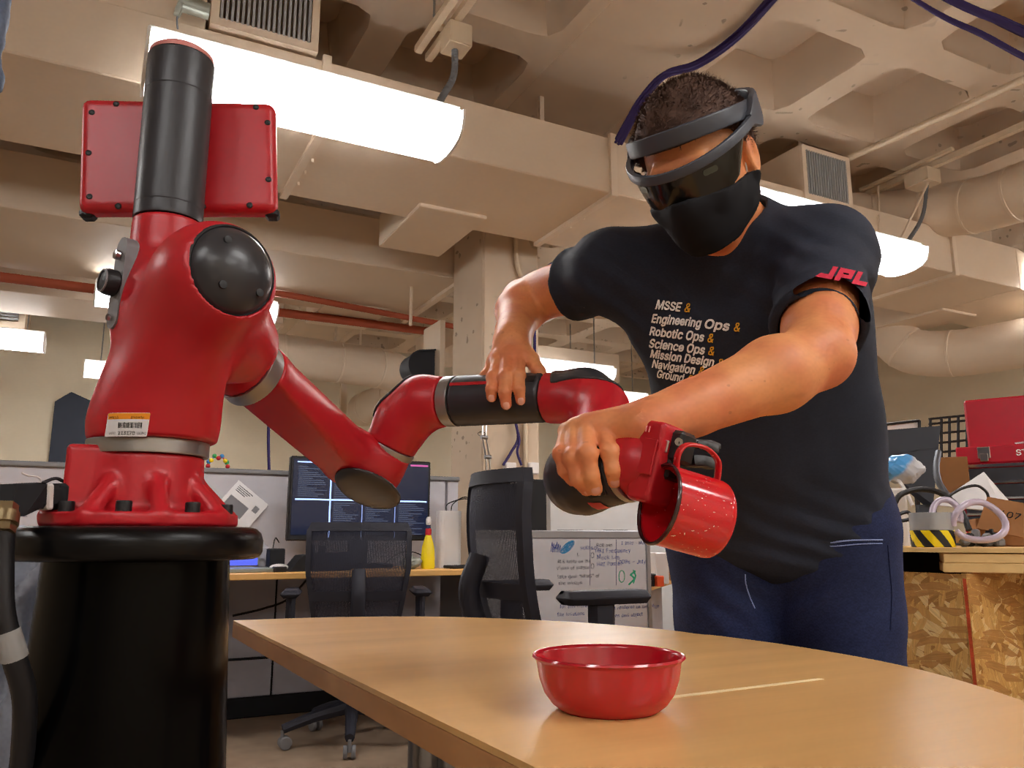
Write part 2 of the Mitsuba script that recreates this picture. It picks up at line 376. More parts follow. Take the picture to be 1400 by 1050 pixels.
for u in (0.80, 2.39, 5.32):
    part(d1, 'joint_strip', cat(rbox(u - 0.02, u + 0.02, 3.385, 4.255, DB - 0.022, DB + 0.004), rbox(u - 0.02, u + 0.02, 3.380, 3.402, DB - 0.022, 3.10)), 'm_duct_trim', 20)
    for v in (3.75, 3.9, 4.05): part(d1, 'screw', cyl(W(u + 0.035, v, DB), W(u + 0.035, v, DB - 0.018), 0.008, n=8), 'm_duct_trim')
for u0, u1 in ((1.50, 1.92), (6.05, 6.5)):
    part(d1, 'branch_boot', cat(rbox(u0, u1, 4.0, 4.73, DB - 0.02, DB + 0.20, 0.006)), 'm_duct', 20)
def grille_box(u0, u1, z0, z1, back):
    g = part(d1, 'grille_box', trimesh.boolean.difference([rbox(u0, u1, 3.40, back, z0, z1), rbox(u0 + .03, u1 - .03, 3.30, back - .08, z0 + .03, z1 - .03)], engine='manifold'), 'm_duct', 20)
    fr = sg.box(u0, z0, u1, z1).difference(sg.box(u0 + 0.035, z0 + 0.04, u1 - 0.035, z1 - 0.035))
    part(g, 'frame', prism(fr, 0.02, W(0, 3.40, 0), U, Z), 'm_duct_trim', 20, 'cream frame of the grille')
    n = int((u1 - u0 - 0.08) / 0.021)
    for k in range(n):
        u = u0 + 0.045 + (u1 - u0 - 0.09) * k / (n - 1)
        part(g, 'blade', rbox(u - 0.0055, u + 0.0055, 3.379, 3.397, z0 + 0.035, z1 - 0.03), 'm_grille')
grille_box(0.285, 0.755, 3.10, 3.49, 4.15)
grille_box(3.85, 4.29, 3.02, 3.39, 4.0)
d2 = thing('air_duct', 'second rectangular cream air duct, farther back, ending near the concrete column', 'air duct')
part(d2, 'body', rbox(-2.0, 2.26, 5.14, 6.36, 2.75, 3.10, 0.006), 'm_duct', 20)
part(d2, 'joint_strip', rbox(2.24, 2.29, 5.125, 6.375, 2.722, 3.12), 'm_duct_trim', 20)
part(d2, 'branch_boot', rbox(1.53, 2.06, 6.1, 6.82, 2.735, 2.95, 0.006), 'm_duct', 20)
d3 = thing('air_duct', 'cream rectangular air duct behind the person, above the lit fixture by the arm', 'air duct')
part(d3, 'body', rbox(3.6, 5.2, 7.35, 8.0, 2.62, 2.95, 0.006), 'm_duct', 20)
part(d3, 'body', rbox(2.95, 3.35, 5.4, 7.9, 2.72, 3.0, 0.006), 'm_duct', 20)
# far duct with a grille at the left edge
d4 = thing('air_duct', 'far cream duct box with a blue grey grille at the left edge of the photo', 'air duct')
a, b = rv(PV(-60, 388, 8.7)), rv(PV(33, 452, 8.7))
g = rv(PV(25, 440, 8.69)); h = rv(PV(-40, 398, 8.69))
part(d4, 'body', trimesh.boolean.difference([rbox(a[0], b[0], 8.7, 9.3, b[2], a[2] + .05), rbox(h[0], g[0], 8.6, 9.2, g[2], h[2])], engine='manifold'), 'm_duct', 20)
for k in range(9):
    z = g[2] + (h[2] - g[2]) * (k + .5) / 9
    part(d4, 'blade', rbox(h[0], g[0], 8.655, 8.676, z - .006, z + .012), 'm_grille')
part(d4, 'body', rbox(-1.0, 1.4, 7.1, 7.8, 2.78, 3.05, 0.006), 'm_duct', 20)

def round_duct(name, label, pts, r, seams=6):
    t = thing(name, label, 'air duct'); pts = spline([W(*p) for p in pts], 8)
    part(t, 'body', tube(pts, r, 28), 'm_duct', 40)
    for k in np.linspace(2, len(pts) - 3, seams).astype(int):
        d = unit(pts[k + 1] - pts[k - 1]); part(t, 'seam_ring', lathe([(r - .002, -.012), (r + .006, -.008), (r + .006, .008), (r - .002, .012)], pts[k], d, 28), 'm_duct_trim', 40)
    return t
t = round_duct('round_duct', 'round cream duct with an elbow, in front of the back wall beside the robot elbow', [(0.9, 7.58, 2.60), (1.5, 7.58, 2.60), (2.2, 7.58, 2.58), (2.62, 7.66, 2.56), (2.86, 7.95, 2.50), (2.86, 8.3, 2.42), (2.8, 9.2, 2.4)], 0.20, 8)
for u in (2.0, 2.25): part(t, 'hanger', cyl(W(u, 7.58, 2.78), W(u, 7.58, CEIL + .01), 0.012, n=8), 'm_duct_trim')
round_duct('round_duct', 'round cream duct high at the right edge above the rectangular duct', [(5.25, 0.9, 3.15), (5.27, 2.4, 3.15), (5.27, 3.0, 3.15), (5.24, 3.35, 3.20), (5.0, 3.75, 3.24), (4.6, 4.0, 3.25), (4.2, 4.3, 3.25)], 0.19, 8)
t = round_duct('round_duct', 'thick cream duct elbow above the red toolbox at the right', [(6.28, 4.66, 2.76), (6.29, 4.64, 2.66), (6.36, 4.52, 2.53), (6.5, 4.25, 2.47), (6.6, 3.8, 2.46), (6.7, 3.0, 2.46), (6.8, 2.2, 2.46), (6.9, .5, 2.46), (6.95, -1.6, 2.46), (6.95, -3.79, 2.46)], 0.20, 7)
# small fittings on the first duct, top left
t = thing('junction_fitting', 'small greenish metal fitting with a hanging wire high on the duct at the top left', 'fitting')
part(t, 'body', cat(cyl(PV(246, 4, 3.33), PV(286, 16, 3.33), 0.035, n=16), cyl(PV(243, 8, 3.34), PV(250, 12, 3.34), 0.042, n=16)), 'm_galv')
part(t, 'wire', tube(spline([PV(244, 14, 3.34), PV(242, 28, 3.35), PV(243, 40, 3.36)]), 0.004, 6), 'm_flex')

def run(name, label, cat_, pts, r, m, n=10, sp=True, group=None):
    p = [W(*q) for q in pts]; return solo(name, tube(spline(p, 8) if sp else np.array(p), r, n), m, label, cat_, group, 40)
run('sprinkler_pipe', 'red sprinkler pipe in front of the back wall, the lower and longer of two', 'pipe', [(-2.0, 6.42, 2.70), (2.62, 6.46, 2.70)], 0.035, 'm_pipe_red', sp=False)
run('sprinkler_pipe', 'thinner red sprinkler pipe above the lower one, ending at the column', 'pipe', [(1.05, 6.36, 2.71), (1.05, 6.12, 2.718), (1.15, 6.0, 2.72), (1.84, 6.08, 2.71), (2.75, 6.22, 2.70)], 0.024, 'm_pipe_red')
run('ceiling_conduit', 'long cream conduit under the waffle ceiling, ending at the right grille box', 'conduit', [(4.30, 3.45, 3.40), (4.37, 2.6, 3.40), (4.42, 1.2, 3.40)], 0.022, 'm_conduit', sp=False)
t = thing('strut_rail', 'cream strut rail carrying a conduit box over the light behind the shoulder', 'rail')
part(t, 'rail', cat(rbox(4.86, 4.90, 1.2, 3.72, 3.37, 3.41), rbox(4.80, 4.83, 3.0, 3.72, 3.40, 3.42)), 'm_conduit')
part(t, 'box', rbox(4.80, 4.94, 3.18, 3.36, 3.27, 3.37, 0.004), 'm_conduit')
part(t, 'rod', cyl(W(4.86, 3.22, 3.28), W(4.40, 3.17, 2.72), 0.008, n=8), 'm_duct_trim')
part(t, 'flexible_conduit', tube(spline([W(4.9, 3.26, 3.28), W(4.75, 3.22, 3.0), W(4.45, 3.17, 2.71)]), 0.013, 8), 'm_flex')
part(t, 'rod', cyl(W(4.85, 3.6, 3.40), W(4.30, 3.22, 2.72), 0.008, n=8), 'm_duct_trim')
t = thing('strut_rail', 'pair of cream strut rails with a grey flexible conduit above the largest light', 'rail')
part(t, 'rail', cat(rbox(1.20, 1.235, 1.9, 3.32, 3.20, 3.235), rbox(1.27, 1.305, 1.9, 3.36, 3.20, 3.235), rbox(1.215, 1.29, 3.12, 3.16, 3.235, 3.25)), 'm_conduit')
part(t, 'box', rbox(1.25, 1.36, 3.00, 3.12, 3.09, 3.20, 0.004), 'm_conduit')
fl = spline([W(1.30, 3.06, 3.10), W(1.29, 3.05, 2.95), W(1.22, 3.03, 2.80), W(1.19, 3.03, 2.70)], 40)
part(t, 'flexible_conduit', tube(fl, 0.014 + 0.0025 * (np.arange(len(fl)) % 4 < 2), 10), 'm_flex')
part(t, 'hanger', cyl(W(1.25, 2.6, 3.23), W(1.25, 2.6, CEIL + .01), .006, n=8), 'm_steel')
part(t, 'hanger', cyl(W(1.25, 3.2, 3.23), W(1.25, 3.2, CEIL + .01), .006, n=8), 'm_steel')
for k, (u, v, l) in enumerate(((2.20, 3.85, 'cream hanger post between duct and ceiling, beside the head'), (4.1, 3.6, 'cream hanger post behind the right grille box'))):
    solo('duct_hanger', rbox(u - .015, u + .015, v - .015, v + .015, 3.08, CEIL + .31, .002), 'm_duct_trim', l, 'hanger')
run('pillar_conduit', 'cream conduit bending down the face of the concrete column', 'conduit', [(2.40, 4.58, 3.05), (2.42, 4.575, 2.72), (2.47, 4.575, 2.60), (2.48, 4.575, 2.45), (2.48, 4.575, 1.2)], 0.016, 'm_conduit')

def bundle(label, pts, n, r, spread, seed):
    t = thing('purple_cable_bundle', label, 'cable bundle'); rg = np.random.RandomState(seed); p = spline(pts, 10)
    for k in range(n):
        a = rg.uniform(0, 6.28); ph = rg.uniform(0, 6.28); o = spread * math.sqrt(rg.uniform(.1, 1))
        s = np.linspace(0, 1, len(p))[:, None]; off = o * (np.cos(a + 3 * s + ph) * U + np.sin(a + 3 * s + ph) * Z)
        part(t, 'cable', tube(p + off, r, 6), 'm_purple', True)
    return t
bundle('purple cable bundle climbing to the ceiling behind the head', [PV(845, 195, 3.2), PV(862, 165, 3.2), PV(880, 135, 3.2), PV(910, 103, 3.15), PZ(950, 90, 3.44), PZ(985, 68, 3.47), PZ(1020, 38, 3.475), PZ(1062, -8, 3.475), PZ(1100, -50, 3.475)], 9, 0.008, 0.024, 1)
bundle('thicker purple cable bundle across the top right corner', [PZ(1225, -18, 3.3), PZ(1290, 22, 3.3), PZ(1345, 48, 3.3), PZ(1400, 78, 3.3), PZ(1440, 95, 3.3)], 7, 0.008, 0.016, 2)
bundle('upper purple cable bundle in the top right corner', [PZ(1265, -18, 3.38), PZ(1320, 8, 3.38), PZ(1360, 25, 3.38), PZ(1405, 45, 3.38), PZ(1450, 60, 3.38)], 9, 0.009, 0.028, 3)
run('purple_cable', 'purple cable hanging down the column beside its conduit', 'cable', [(2.62, 4.45, 2.72), (2.56, 4.57, 2.62), (2.55, 4.57, 2.2), (2.55, 4.57, 1.75)], 0.010, 'm_purple')
solo('purple_cable', tube(spline([PV(368, 560, 4.9), PV(367, 600, 4.9), PV(368, 645, 4.9)]), 0.009, 6), 'm_purple', 'purple cable hanging on the wall above the cubicle panel', 'cable', smooth=40)

# ------------------------------------------------------------------ the office corner behind the table
def wood(c, dark=0.35, sc=1.0):
    c = np.array(hexc(c))
    def fn(p, n, uv):
        q = p.x * float(U[0]) + p.y * float(U[1]); r = p.x * float(V[0]) + p.y * float(V[1])
        g = mikit.fbm(q * 3.0 * sc, r * 34 * sc, p.z * 34 * sc, 3) - 0.5; w = mikit.fbm(q * 1.6 * sc, r * 5 * sc, 4.0, 3) - 0.5
        fine = mikit.noise(q * 26 * sc, r * 300 * sc, p.z * 300) - 0.5
        return mi.Color3f(*[float(x) for x in c]) * (1 + dark * (0.55 * g + 0.7 * w + 0.12 * fine))
    return mikit.proc(fn)
mat('m_maple', wood('c69a62', 0.22, .8), 0.30, 0.5)
mat('m_maple_edge', wood('a97a4f', 0.2), 0.45, 0.4)
mat('m_desk', wood('cf9f5e', 0.25), 0.4, 0.45)
mat('m_panel', speck('b6b4bb', 0.05, 20, 300), 0.8, 0.25)
mat('m_panel_light', speck('b9b9ba', 0.03, 20, 300), 0.6, 0.3)
mat('m_panel_trim', '77777a', 0.5, 0.4)
mat('m_paper', speck('dfdfe2', 0.02, 8), 0.8, 0.2)
mat('m_print', '7d7e84', 0.8, 0.2)
mat('m_white_plastic', 'd9d5d3', 0.4, 0.5)
mat('m_yellow', 'e6cf1c', 0.35, 0.5)
mat('m_red_plastic', 'b3222c', 0.4, 0.5)
mat('m_navy', '23294f', 0.5, 0.4)
mat('m_orange', 'e2562a', 0.5, 0.4)
mat('m_blue', '3f7fc0', 0.5, 0.4)
mat('m_green', '3fa35a', 0.5, 0.4)
mat('m_cardboard', speck('946742', 0.07, 15, 200), 0.85, 0.2)
mat('m_screen', '0d111f', 0.15, 0.5)
mat('m_chair', '2a2b35', 0.55, 0.35)
mat('m_chrome', 'c9c9cc', 0.15, 0.5, 1.0)
def emit(key, e): scene[key]['emitter'] = {'type': 'area', 'radiance': rgb(*e)}

pt = thing('cubicle_panel', 'grey fabric cubicle panel behind the desk with the wide monitor', 'partition')
part(pt, 'fabric_panel', rbox(-1.6, 1.90, 4.52, 4.58, 0.10, 1.245, .004), 'm_panel')
part(pt, 'fabric_panel', rbox(1.915, 1.985, 4.52, 4.58, 0.10, 1.245, .004), 'm_panel')
part(pt, 'top_rail', rbox(-1.62, 1.99, 4.505, 4.595, 1.245, 1.272, .006), 'm_panel_trim')
part(pt, 'base_rail', rbox(-1.62, 1.99, 4.505, 4.595, 0.0, 0.10, .006), 'm_black_matt')
for u in (0.10, 0.93): part(pt, 'lower_seam', rbox(u - .004, u + .004, 4.512, 4.521, .10, .72), 'm_black_matt')
part(pt, 'lower_seam', rbox(-1.6, 1.9, 4.512, 4.521, .285, .297), 'm_black_matt')
p2 = thing('cubicle_panel', 'light grey cubicle panel behind the whiteboard, with two slots', 'partition')
part(p2, 'panel', rbox(2.62, 4.4, 4.50, 4.56, 0.05, 1.275, .004), 'm_panel_light')
part(p2, 'top_rail', rbox(2.62, 4.4, 4.49, 4.57, 1.275, 1.29, .004), 'm_panel_trim')
for x0, x1 in ((762, 797), (825, 858)):
    a, b = rv(PV(x0, 724, 4.495)), rv(PV(x1, 728.5, 4.495)); part(p2, 'slot', rbox(a[0], b[0], 4.494, 4.502, b[2], a[2]), 'm_panel_trim')

dk = thing('desk', 'long wooden desk top in front of the grey cubicle panel, holding the monitor', 'desk')
part(dk, 'desktop', rbox(-1.3, 1.95, 3.83, 4.50, .722, .75, .003), 'm_desk')
for u in (-1.2, 0.45, 1.88): part(dk, 'support', rbox(u - .015, u + .015, 3.95, 4.49, 0, .722), 'm_panel_trim')
dr = thing('desk', 'short wooden desk end beside the whiteboard, left of the jeans', 'desk')
a, b = PZ(880, 800, .75), PZ(960, 781, .75)
ra, rb_ = rv(a), rv(b)
part(dr, 'desktop', prism(poly([(2.02, 2.74), (2.62, 3.28), (3.3, 3.9), (2.9, 4.3), (1.9, 3.4)]), 0.028, W(0, 0, .687), U, V), 'm_desk')
part(dr, 'cabinet', prism(poly([(2.16, 2.96), (2.6, 3.36), (2.5, 3.7), (2.1, 3.3)]), 0.685, W(0, 0, .0), U, V), 'm_panel')

# monitor on the desk
mo = thing('monitor', 'wide black monitor full of code windows on the desk', 'monitor')
a, b = rv(PV(398, 628, 4.25)), rv(PV(587, 739, 4.25))
u0, u1, z0, z1 = a[0], b[0], b[2], a[2] + .02
part(mo, 'casing', rbox(u0, u1, 4.25, 4.30, z0, z1, .006), 'm_black')
k = part(mo, 'screen', rbox(u0 + .015, u1 - .015, 4.246, 4.2505, z0 + .03, z1 - .015), 'm_screen', 20, 'dark blue glowing screen')
emit(k, (0.004, 0.006, 0.016))
def su(px): return rv(PV(px, 690, 4.245))[0]
def sz(py): return rv(PV(490, py, 4.245))[2]
def sbar(x0, y0, x1, y1, name, e, lab=None, m='m_screen'):
    kk = part(mo, name, rbox(su(x0), su(x1), 4.2435, 4.2458, sz(y1), sz(y0)), m, 20, lab); emit(kk, e)
def slit(x0, y0, x1, y1, e, name='window_line'): sbar(x0, y0, x1, y1, name, e)
slit(403, 683, 583, 685.2, (.35, .5, 1.0)); slit(404, 633.5, 460, 635.5, (.3, .42, .9)); slit(450.0, 636, 452.2, 735, (.3, .42, .9))
slit(494.6, 640, 495.8, 735, (.15, .2, .4)); slit(539.4, 640, 540.6, 735, (.12, .16, .34)); slit(560, 632, 584, 634.5, (.35, .06, .2))
rg = np.random.RandomState(5); tl = []
for x0, x1, y0, y1 in ((455, 492, 640, 682), (499, 537, 640, 682), (405, 448, 640, 680), (455, 492, 688, 712), (499, 537, 688, 730), (544, 582, 688, 730)):
    y = y0
    while y < y1:
        l = rg.uniform(.3, 1); tl.append(rbox(su(x0 + 1), su(x0 + 1 + (x1 - x0 - 2) * l), 4.2437, 4.2457, sz(y + 1.1), sz(y))); y += 2.6
kk = part(mo, 'text_lines', cat(tl), 'm_screen', 20, 'tiny grey lines of code', 'stuff'); emit(kk, (.035, .045, .075))
um = (u0 + u1) / 2
part(mo, 'neck', rbox(um - .05, um + .05, 4.29, 4.33, .77, z0 + .1, .004), 'm_black'); part(mo, 'foot', rbox(um - .16, um + .16, 4.19, 4.42, .7505, .772, .004), 'm_black')

# things on the desk, left to right
def onv(px, py, v): return rv(PV(px, py, v))
lp = thing('laptop', 'small open laptop with a bright blue screen on the desk beside the black pedestal', 'laptop')
a, b = onv(318, 756, 4.2), onv(352, 776, 4.2)
part(lp, 'base', rbox(a[0] - .06, b[0] + .06, 3.95, 4.20, .7505, .768, .003), 'm_galv')
k = part(lp, 'screen', rbox(a[0] - .04, b[0], 4.205, 4.212, .775, .865), 'm_navy', label='blue screen'); emit(k, (.05, .07, .45))
k = part(lp, 'screen_bar', rbox(a[0] - .03, b[0] - .005, 4.2035, 4.2045, .822, .86), 'm_blue', label='light blue window'); emit(k, (.3, .55, .95))
part(lp, 'lid', rbox(a[0] - .05, b[0] + .01, 4.2125, 4.222, .77, .872, .003), 'm_galv')
a, b = onv(367, 750, 4.15), onv(386, 777, 4.15)
sp = thing('speaker_box', 'small black box with a wire standing on the desk right of the laptop', 'speaker')
part(sp, 'body', rbox(a[0], b[0], 4.1, 4.2, .7505, a[2], .005), 'm_black_matt')
part(sp, 'wire', tube(spline([W(a[0] + .02, 4.15, a[2] - .005), W(a[0] + .035, 4.17, a[2] + .05), W(a[0] + .06, 4.2, a[2] + .03)]), .003, 6), 'm_black')
bag = onv(358, 765, 4.22)
m = trimesh.creation.icosphere(3, .055); m.vertices *= (1, .7, 1.2); m.vertices += (meshkit.noise(m.vertices * 40, 3)[:, None] - .5) * .03
solo('crumpled_bag', xf(m, None, W(bag[0], 4.27, .815)), mat('m_clear_bag', '9a9ba3', .2, .6), 'crumpled clear plastic bag between laptop and speaker', 'bag')
a, b = onv(374, 770, 4.0), onv(396, 780, 4.0)
solo('white_mouse', xf(trimesh.creation.icosphere(3, 1.0).apply_scale((.045, .03, .018)), RM, W((a[0] + b[0]) / 2, 4.06, .7675)), 'm_white_plastic', 'white computer mouse on the desk', 'mouse')
solo('black_adapter', rbox(a[0] - .01, a[0] + .05, 3.93, 3.98, .7505, .775, .004), 'm_black', 'small black adapter in front of the white mouse', 'adapter')
dock = thing('docking_station', 'dark sloped docking station on the desk below the monitor corner', 'docking station')
a = onv(393, 780, 4.0)
part(dock, 'body', prism(poly([(0, 0), (.30, 0), (.30, .09), (.06, .075)]), .16, W(a[0], 4.12, .7505), U, Z), 'm_black_matt')
part(dock, 'plug', rbox(a[0] + .10, a[0] + .13, 4.0, 4.03, .832, .875, .003), 'm_black')
part(dock, 'plug', rbox(a[0] + .15, a[0] + .18, 4.0, 4.03, .835, .87, .003), 'm_black')
a, b = onv(576, 770, 4.0), onv(595, 700, 4.0); cu = (a[0] + b[0]) / 2
bt = thing('spray_bottle', 'yellow bottle with a red and navy neck and white cap on the desk', 'bottle')
part(bt, 'body', lathe([(0, 0), (.032, 0), (.036, .01), (.036, .06), (.032, .11), (.020, .155), (.013, .175), (0, .175)], W(cu, 4.0, .7505)), 'm_yellow')
part(bt, 'collar', lathe([(0, 0), (.016, 0), (.016, .03), (.012, .034), (0, .034)], W(cu, 4.0, .7505 + .172)), 'm_red_plastic', label='red collar')
part(bt, 'neck', lathe([(0, 0), (.012, 0), (.010, .022), (0, .022)], W(cu, 4.0, .7505 + .204)), 'm_navy', label='navy neck')
part(bt, 'cap', lathe([(0, 0), (.012, 0), (.014, .01), (.014, .03), (.009, .042), (0, .043)], W(cu, 4.0, .7505 + .224)), 'm_white_plastic', label='white cap')
a, b = onv(603, 698, 4.05), onv(633, 768, 4.05)
rt = thing('white_router', 'tall white rounded box standing on the desk beside the yellow bottle', 'router')
part(rt, 'body', prism(rrect(b[0] - a[0], .09, .03), a[2] - .7505, W((a[0] + b[0]) / 2, 4.1, .7505), U, V), 'm_white_plastic', 30)
for k in range(2): part(rt, 'cable', tube(spline([W(a[0] + .05 + .03 * k, 4.1, a[2] - .004), W(a[0] + .07 + .03 * k, 4.12, a[2] + .04), W(a[0] + .18, 4.14, a[2] + .07 + .01 * k), W(a[0] + .26, 4.18, a[2] + .05)]), .003, 6), 'm_black')
a, b = onv(552, 766, 4.0), onv(572, 775, 4.0)
m = trimesh.creation.icosphere(3, .04); m.vertices *= (1.3, .8, .8); m.vertices += (meshkit.noise(m.vertices * 60, 5)[:, None] - .5) * .03
solo('foil_ball', xf(m, None, W((a[0] + b[0]) / 2, 4.0, .785)), 'm_galv', 'crumpled silver wrapper on the desk left of the yellow bottle', 'wrapper')
solo('tablet', rbox(1.70, 1.93, 3.93, 4.08, .7505, .766, .004), 'm_black', 'flat black tablet on the right end of the desk', 'tablet')
solo('desk_cable', tube(spline([W(1.45, 4.33, .757), W(1.55, 4.3, .83), W(1.62, 4.2, .82), W(1.66, 4.13, .757)]), .003, 6), 'm_black', 'thin black cable curling behind the yellow bottle', 'cable')
solo('drooping_cable', tube(spline([PV(318, 842, 4.40), PV(360, 832, 4.40), PV(395, 818, 4.40), PV(430, 780, 4.40)]), .006, 6), 'm_black', 'black cable drooping below the desk', 'cable')

# sheets pinned to the panel
def sheet(name, label, q, v, prints):
    t = thing(name, label, 'paper'); c = [W(onv(*p, v)[0], v, onv(*p, v)[2]) for p in q]
    ex, ey = unit(c[1] - c[0]), unit(c[3] - c[0]); ey = unit(ey - ex * (ex @ ey)); w, h = np.linalg.norm(c[1] - c[0]), np.linalg.norm(c[3] - c[0])
    part(t, 'sheet', prism(sg.box(0, 0, w, h), .0012, c[0], ex, ey), 'm_paper')
    for x0, y0, x1, y1 in prints: part(t, 'print', prism(sg.box(x0 * w, y0 * h, x1 * w, y1 * h), .0004, c[0] + .0013 * np.cross(ex, ey), ex, ey), 'm_print')
    return t
lines = [(.1, .28, .68, .62)] + [(.1, .9 - .045 * k, .1 + .45 - .05 * k, .925 - .045 * k) for k in range(4)] + [(.76, .62, .9, .78)]
sheet('pinned_sheet', 'white printed sheet pinned at a tilt on the grey panel right of the robot base', [(288, 699), (330, 733), (361, 683), (317, 650)], 4.505, lines)
sheet('pinned_sheet', 'white sheet on the grey panel half hidden behind the robot base', [(268, 715), (300, 700), (288, 658), (262, 668)], 4.510, [(.3, .2, .8, .5)])
toy = thing('ball_stick_toy', 'tiny colourful ball and stick toy standing on top of the grey panel', 'toy')
rg = np.random.RandomState(3); c0 = onv(298, 636, 4.55); cols = ['m_red_plastic', 'm_blue', 'm_yellow', 'm_green']; prev = None
for k in range(9):
    a = math.pi * k / 8; q = W(c0[0] - .05 * math.cos(a), 4.55 + .012 * (k % 2), 1.284 + .055 * math.sin(a) * (.8 + .3 * (k % 2)))
    part(toy, 'ball', trimesh.creation.icosphere(2, .012, ).apply_translation(q), cols[k % 4], True)
    if prev is not None: part(toy, 'stick', cyl(prev, q, .004, n=6), cols[(k + 2) % 4])
    prev = q

# black display and power adapters behind the chair, chrome lamp arm
bd = thing('black_display', 'black screen with its back edge up, standing behind the tall office chair', 'monitor')
a, b = onv(650, 652, 3.9), onv(748, 728, 3.9)
part(bd, 'casing', rbox(a[0], b[0], 3.9, 3.96, b[2], a[2], .006), 'm_black_matt')
part(bd, 'stand', cat(rbox(2.0, 2.08, 3.93, 3.98, .75, 1.0), rbox(1.97, 2.18, 3.88, 4.08, .735, .75)), 'm_black')
part(bd, 'shelf', rbox(1.96, 2.25, 3.85, 4.4, .705, .735), 'm_panel_trim')
part(bd, 'shelf_post', cat(rbox(1.97, 2.01, 4.3, 4.34, 0, .705), rbox(2.19, 2.23, 4.3, 4.34, 0, .705), rbox(1.97, 2.01, 3.87, 3.91, 0, .705), rbox(2.19, 2.23, 3.87, 3.91, 0, .705)), 'm_panel_trim')
part(bd, 'port', cat(*[rbox(2.02 + .03 * k, 2.035 + .03 * k, 3.897, 3.90, a[2] - .03, a[2] - .018) for k in range(3)]), 'm_white_plastic')
wa = onv(697, 634, 4.58); wb = onv(728, 634, 4.58)
for c_, l in ((wa, 'white power adapter on the column, the left of two'), (wb, 'white power adapter on the column, the right of two')):
    solo('power_adapter', rbox(c_[0] - .045, c_[0] + .03, 4.54, 4.6, c_[2] - .07, c_[2] + .005, .006), 'm_white_plastic', l, 'adapter', 'white power adapters')
solo('purple_cable', tube(spline([PV(705, 575, 4.57), PV(708, 600, 4.56), PV(699, 618, 4.56), PV(688, 636, 4.56)]), .009, 6), 'm_purple', 'purple cable curving into the left adapter on the column', 'cable', smooth=40)
solo('purple_cable', tube(spline([PV(704, 575, 4.56), PV(710, 602, 4.55), PV(707, 618, 4.55), PV(713, 636, 4.55)]), .009, 6), 'm_purple', 'purple cable curving into the right adapter on the column', 'cable', smooth=40)
la = thing('lamp_arm', 'thin chrome lamp arm rising behind the black screen', 'lamp')
q = [PV(668, 655, 4.05), PV(667, 625, 4.05), PV(662, 598, 4.05), PV(663, 570, 4.05)]
for s in (-.011, .011): part(la, 'rod', cat(cyl(q[0] + s * U, q[1] + s * U, .006, n=8), cyl(q[1] + s * U, q[2] + s * U, .005, n=8), cyl(q[2] + s * U, q[3] + s * U, .005, n=8)), 'm_chrome')
for q_ in q[1:3]: part(la, 'knuckle', cyl(q_ - .019 * U, q_ + .019 * U, .0115, n=12), 'm_steel')
part(la, 'base', cyl(q[0] - [0, 0, .5], q[0] + [0, 0, .01], .012, n=10), 'm_steel')
part(la, 'spring_loop', tube(q[2] + np.array([[.022 * math.cos(t) * U[0] - .015, 0, .02 + .012 * math.sin(t)] for t in np.linspace(0, 6.28, 20)]), .002, 6), 'm_black')

# dark board on the back wall, drum shape by the column
a, b = rv(PV(76, 540, 10.85)), rv(PV(133, 700, 10.85))
solo('black_board', prism(poly([(a[0], b[2]), (b[0], b[2]), (b[0], a[2] - .12), (a[0] + .16, a[2] + .05), (a[0], a[2] - .08)]), .04, W(0, 10.88, 0), U, Z), mat('m_board', '2c313c', .7, .3), 'dark grey board with cut corners standing against the back wall left of the robot', 'board')
c_ = rv(PV(578, 500, 5.4)); r = .118
t = thing('black_drum', 'black rounded drum fixed beside the column above the robot wrist', 'drum')
dp = sg.Point(c_[0], c_[2]).buffer(r, quad_segs=16).union(poly([(c_[0], c_[2] - r), (c_[0] + .13, c_[2] - r + .02), (c_[0] + .13, c_[2] + r + .02), (c_[0], c_[2] + r)]))
part(t, 'shell', prism(dp.buffer(-.01), .20, W(0, 5.60, 0), U, Z), mat('m_drum', '22252c', .6, .35))
part(t, 'rim', prism(dp.difference(dp.buffer(-.012)), .03, W(0, 5.41, 0), U, Z), 'm_drum')
a = rv(PV(594, 440, 5.32)); part(t, 'cabinet', rbox(c_[0] + .132, 2.17, 5.32, 5.62, c_[2] - .14, a[2], .004), 'm_duct'); part(t, 'hanger', cyl(W(2.0, 5.47, a[2] - .01), W(2.0, 5.47, 2.752), .012, n=8), 'm_duct_trim')
solo('wall_rail', cat(rbox(2.55, 2.62, 9.3, 9.36, 1.9, 3.0), tube([W(2.58, 9.3, 1.92), W(2.0, 9.3, 1.55)], .035, 6)), 'm_duct_trim', 'cream hanging post with a sloping foot near the back wall', 'post')

# the whiteboard with handwriting
wbz = thing('whiteboard', 'whiteboard full of blue handwriting behind the armrest of the office chair', 'whiteboard')
VB = 2.7
a, b = onv(735, 736, VB), onv(886, 852, VB)
part(wbz, 'board', rbox(a[0] - .25, b[0], VB, VB + .02, .12, a[2], .002), mat('m_whiteboard', speck('cfd0d8', .015, 5), .3, .5))
part(wbz, 'frame', cat(rbox(a[0] - .27, b[0] + .02, VB - .006, VB + .028, a[2], a[2] + .03, .003), rbox(b[0], b[0] + .02, VB - .006, VB + .028, .10, a[2], .003), rbox(a[0] - .27, b[0] + .02, VB - .006, VB + .028, .10, .122, .003)), mat('m_alu', 'a5a6ab', .4, .5, .6))
for u in (a[0], b[0] - .05): part(wbz, 'leg', rbox(u, u + .03, VB + .03, VB + .06, 0, .9), 'm_panel_trim')
part(wbz, 'foot', cat(*[rbox(u, u + .03, VB - .2, VB + .3, 0, .03) for u in (a[0], b[0] - .05)]), 'm_panel_trim')
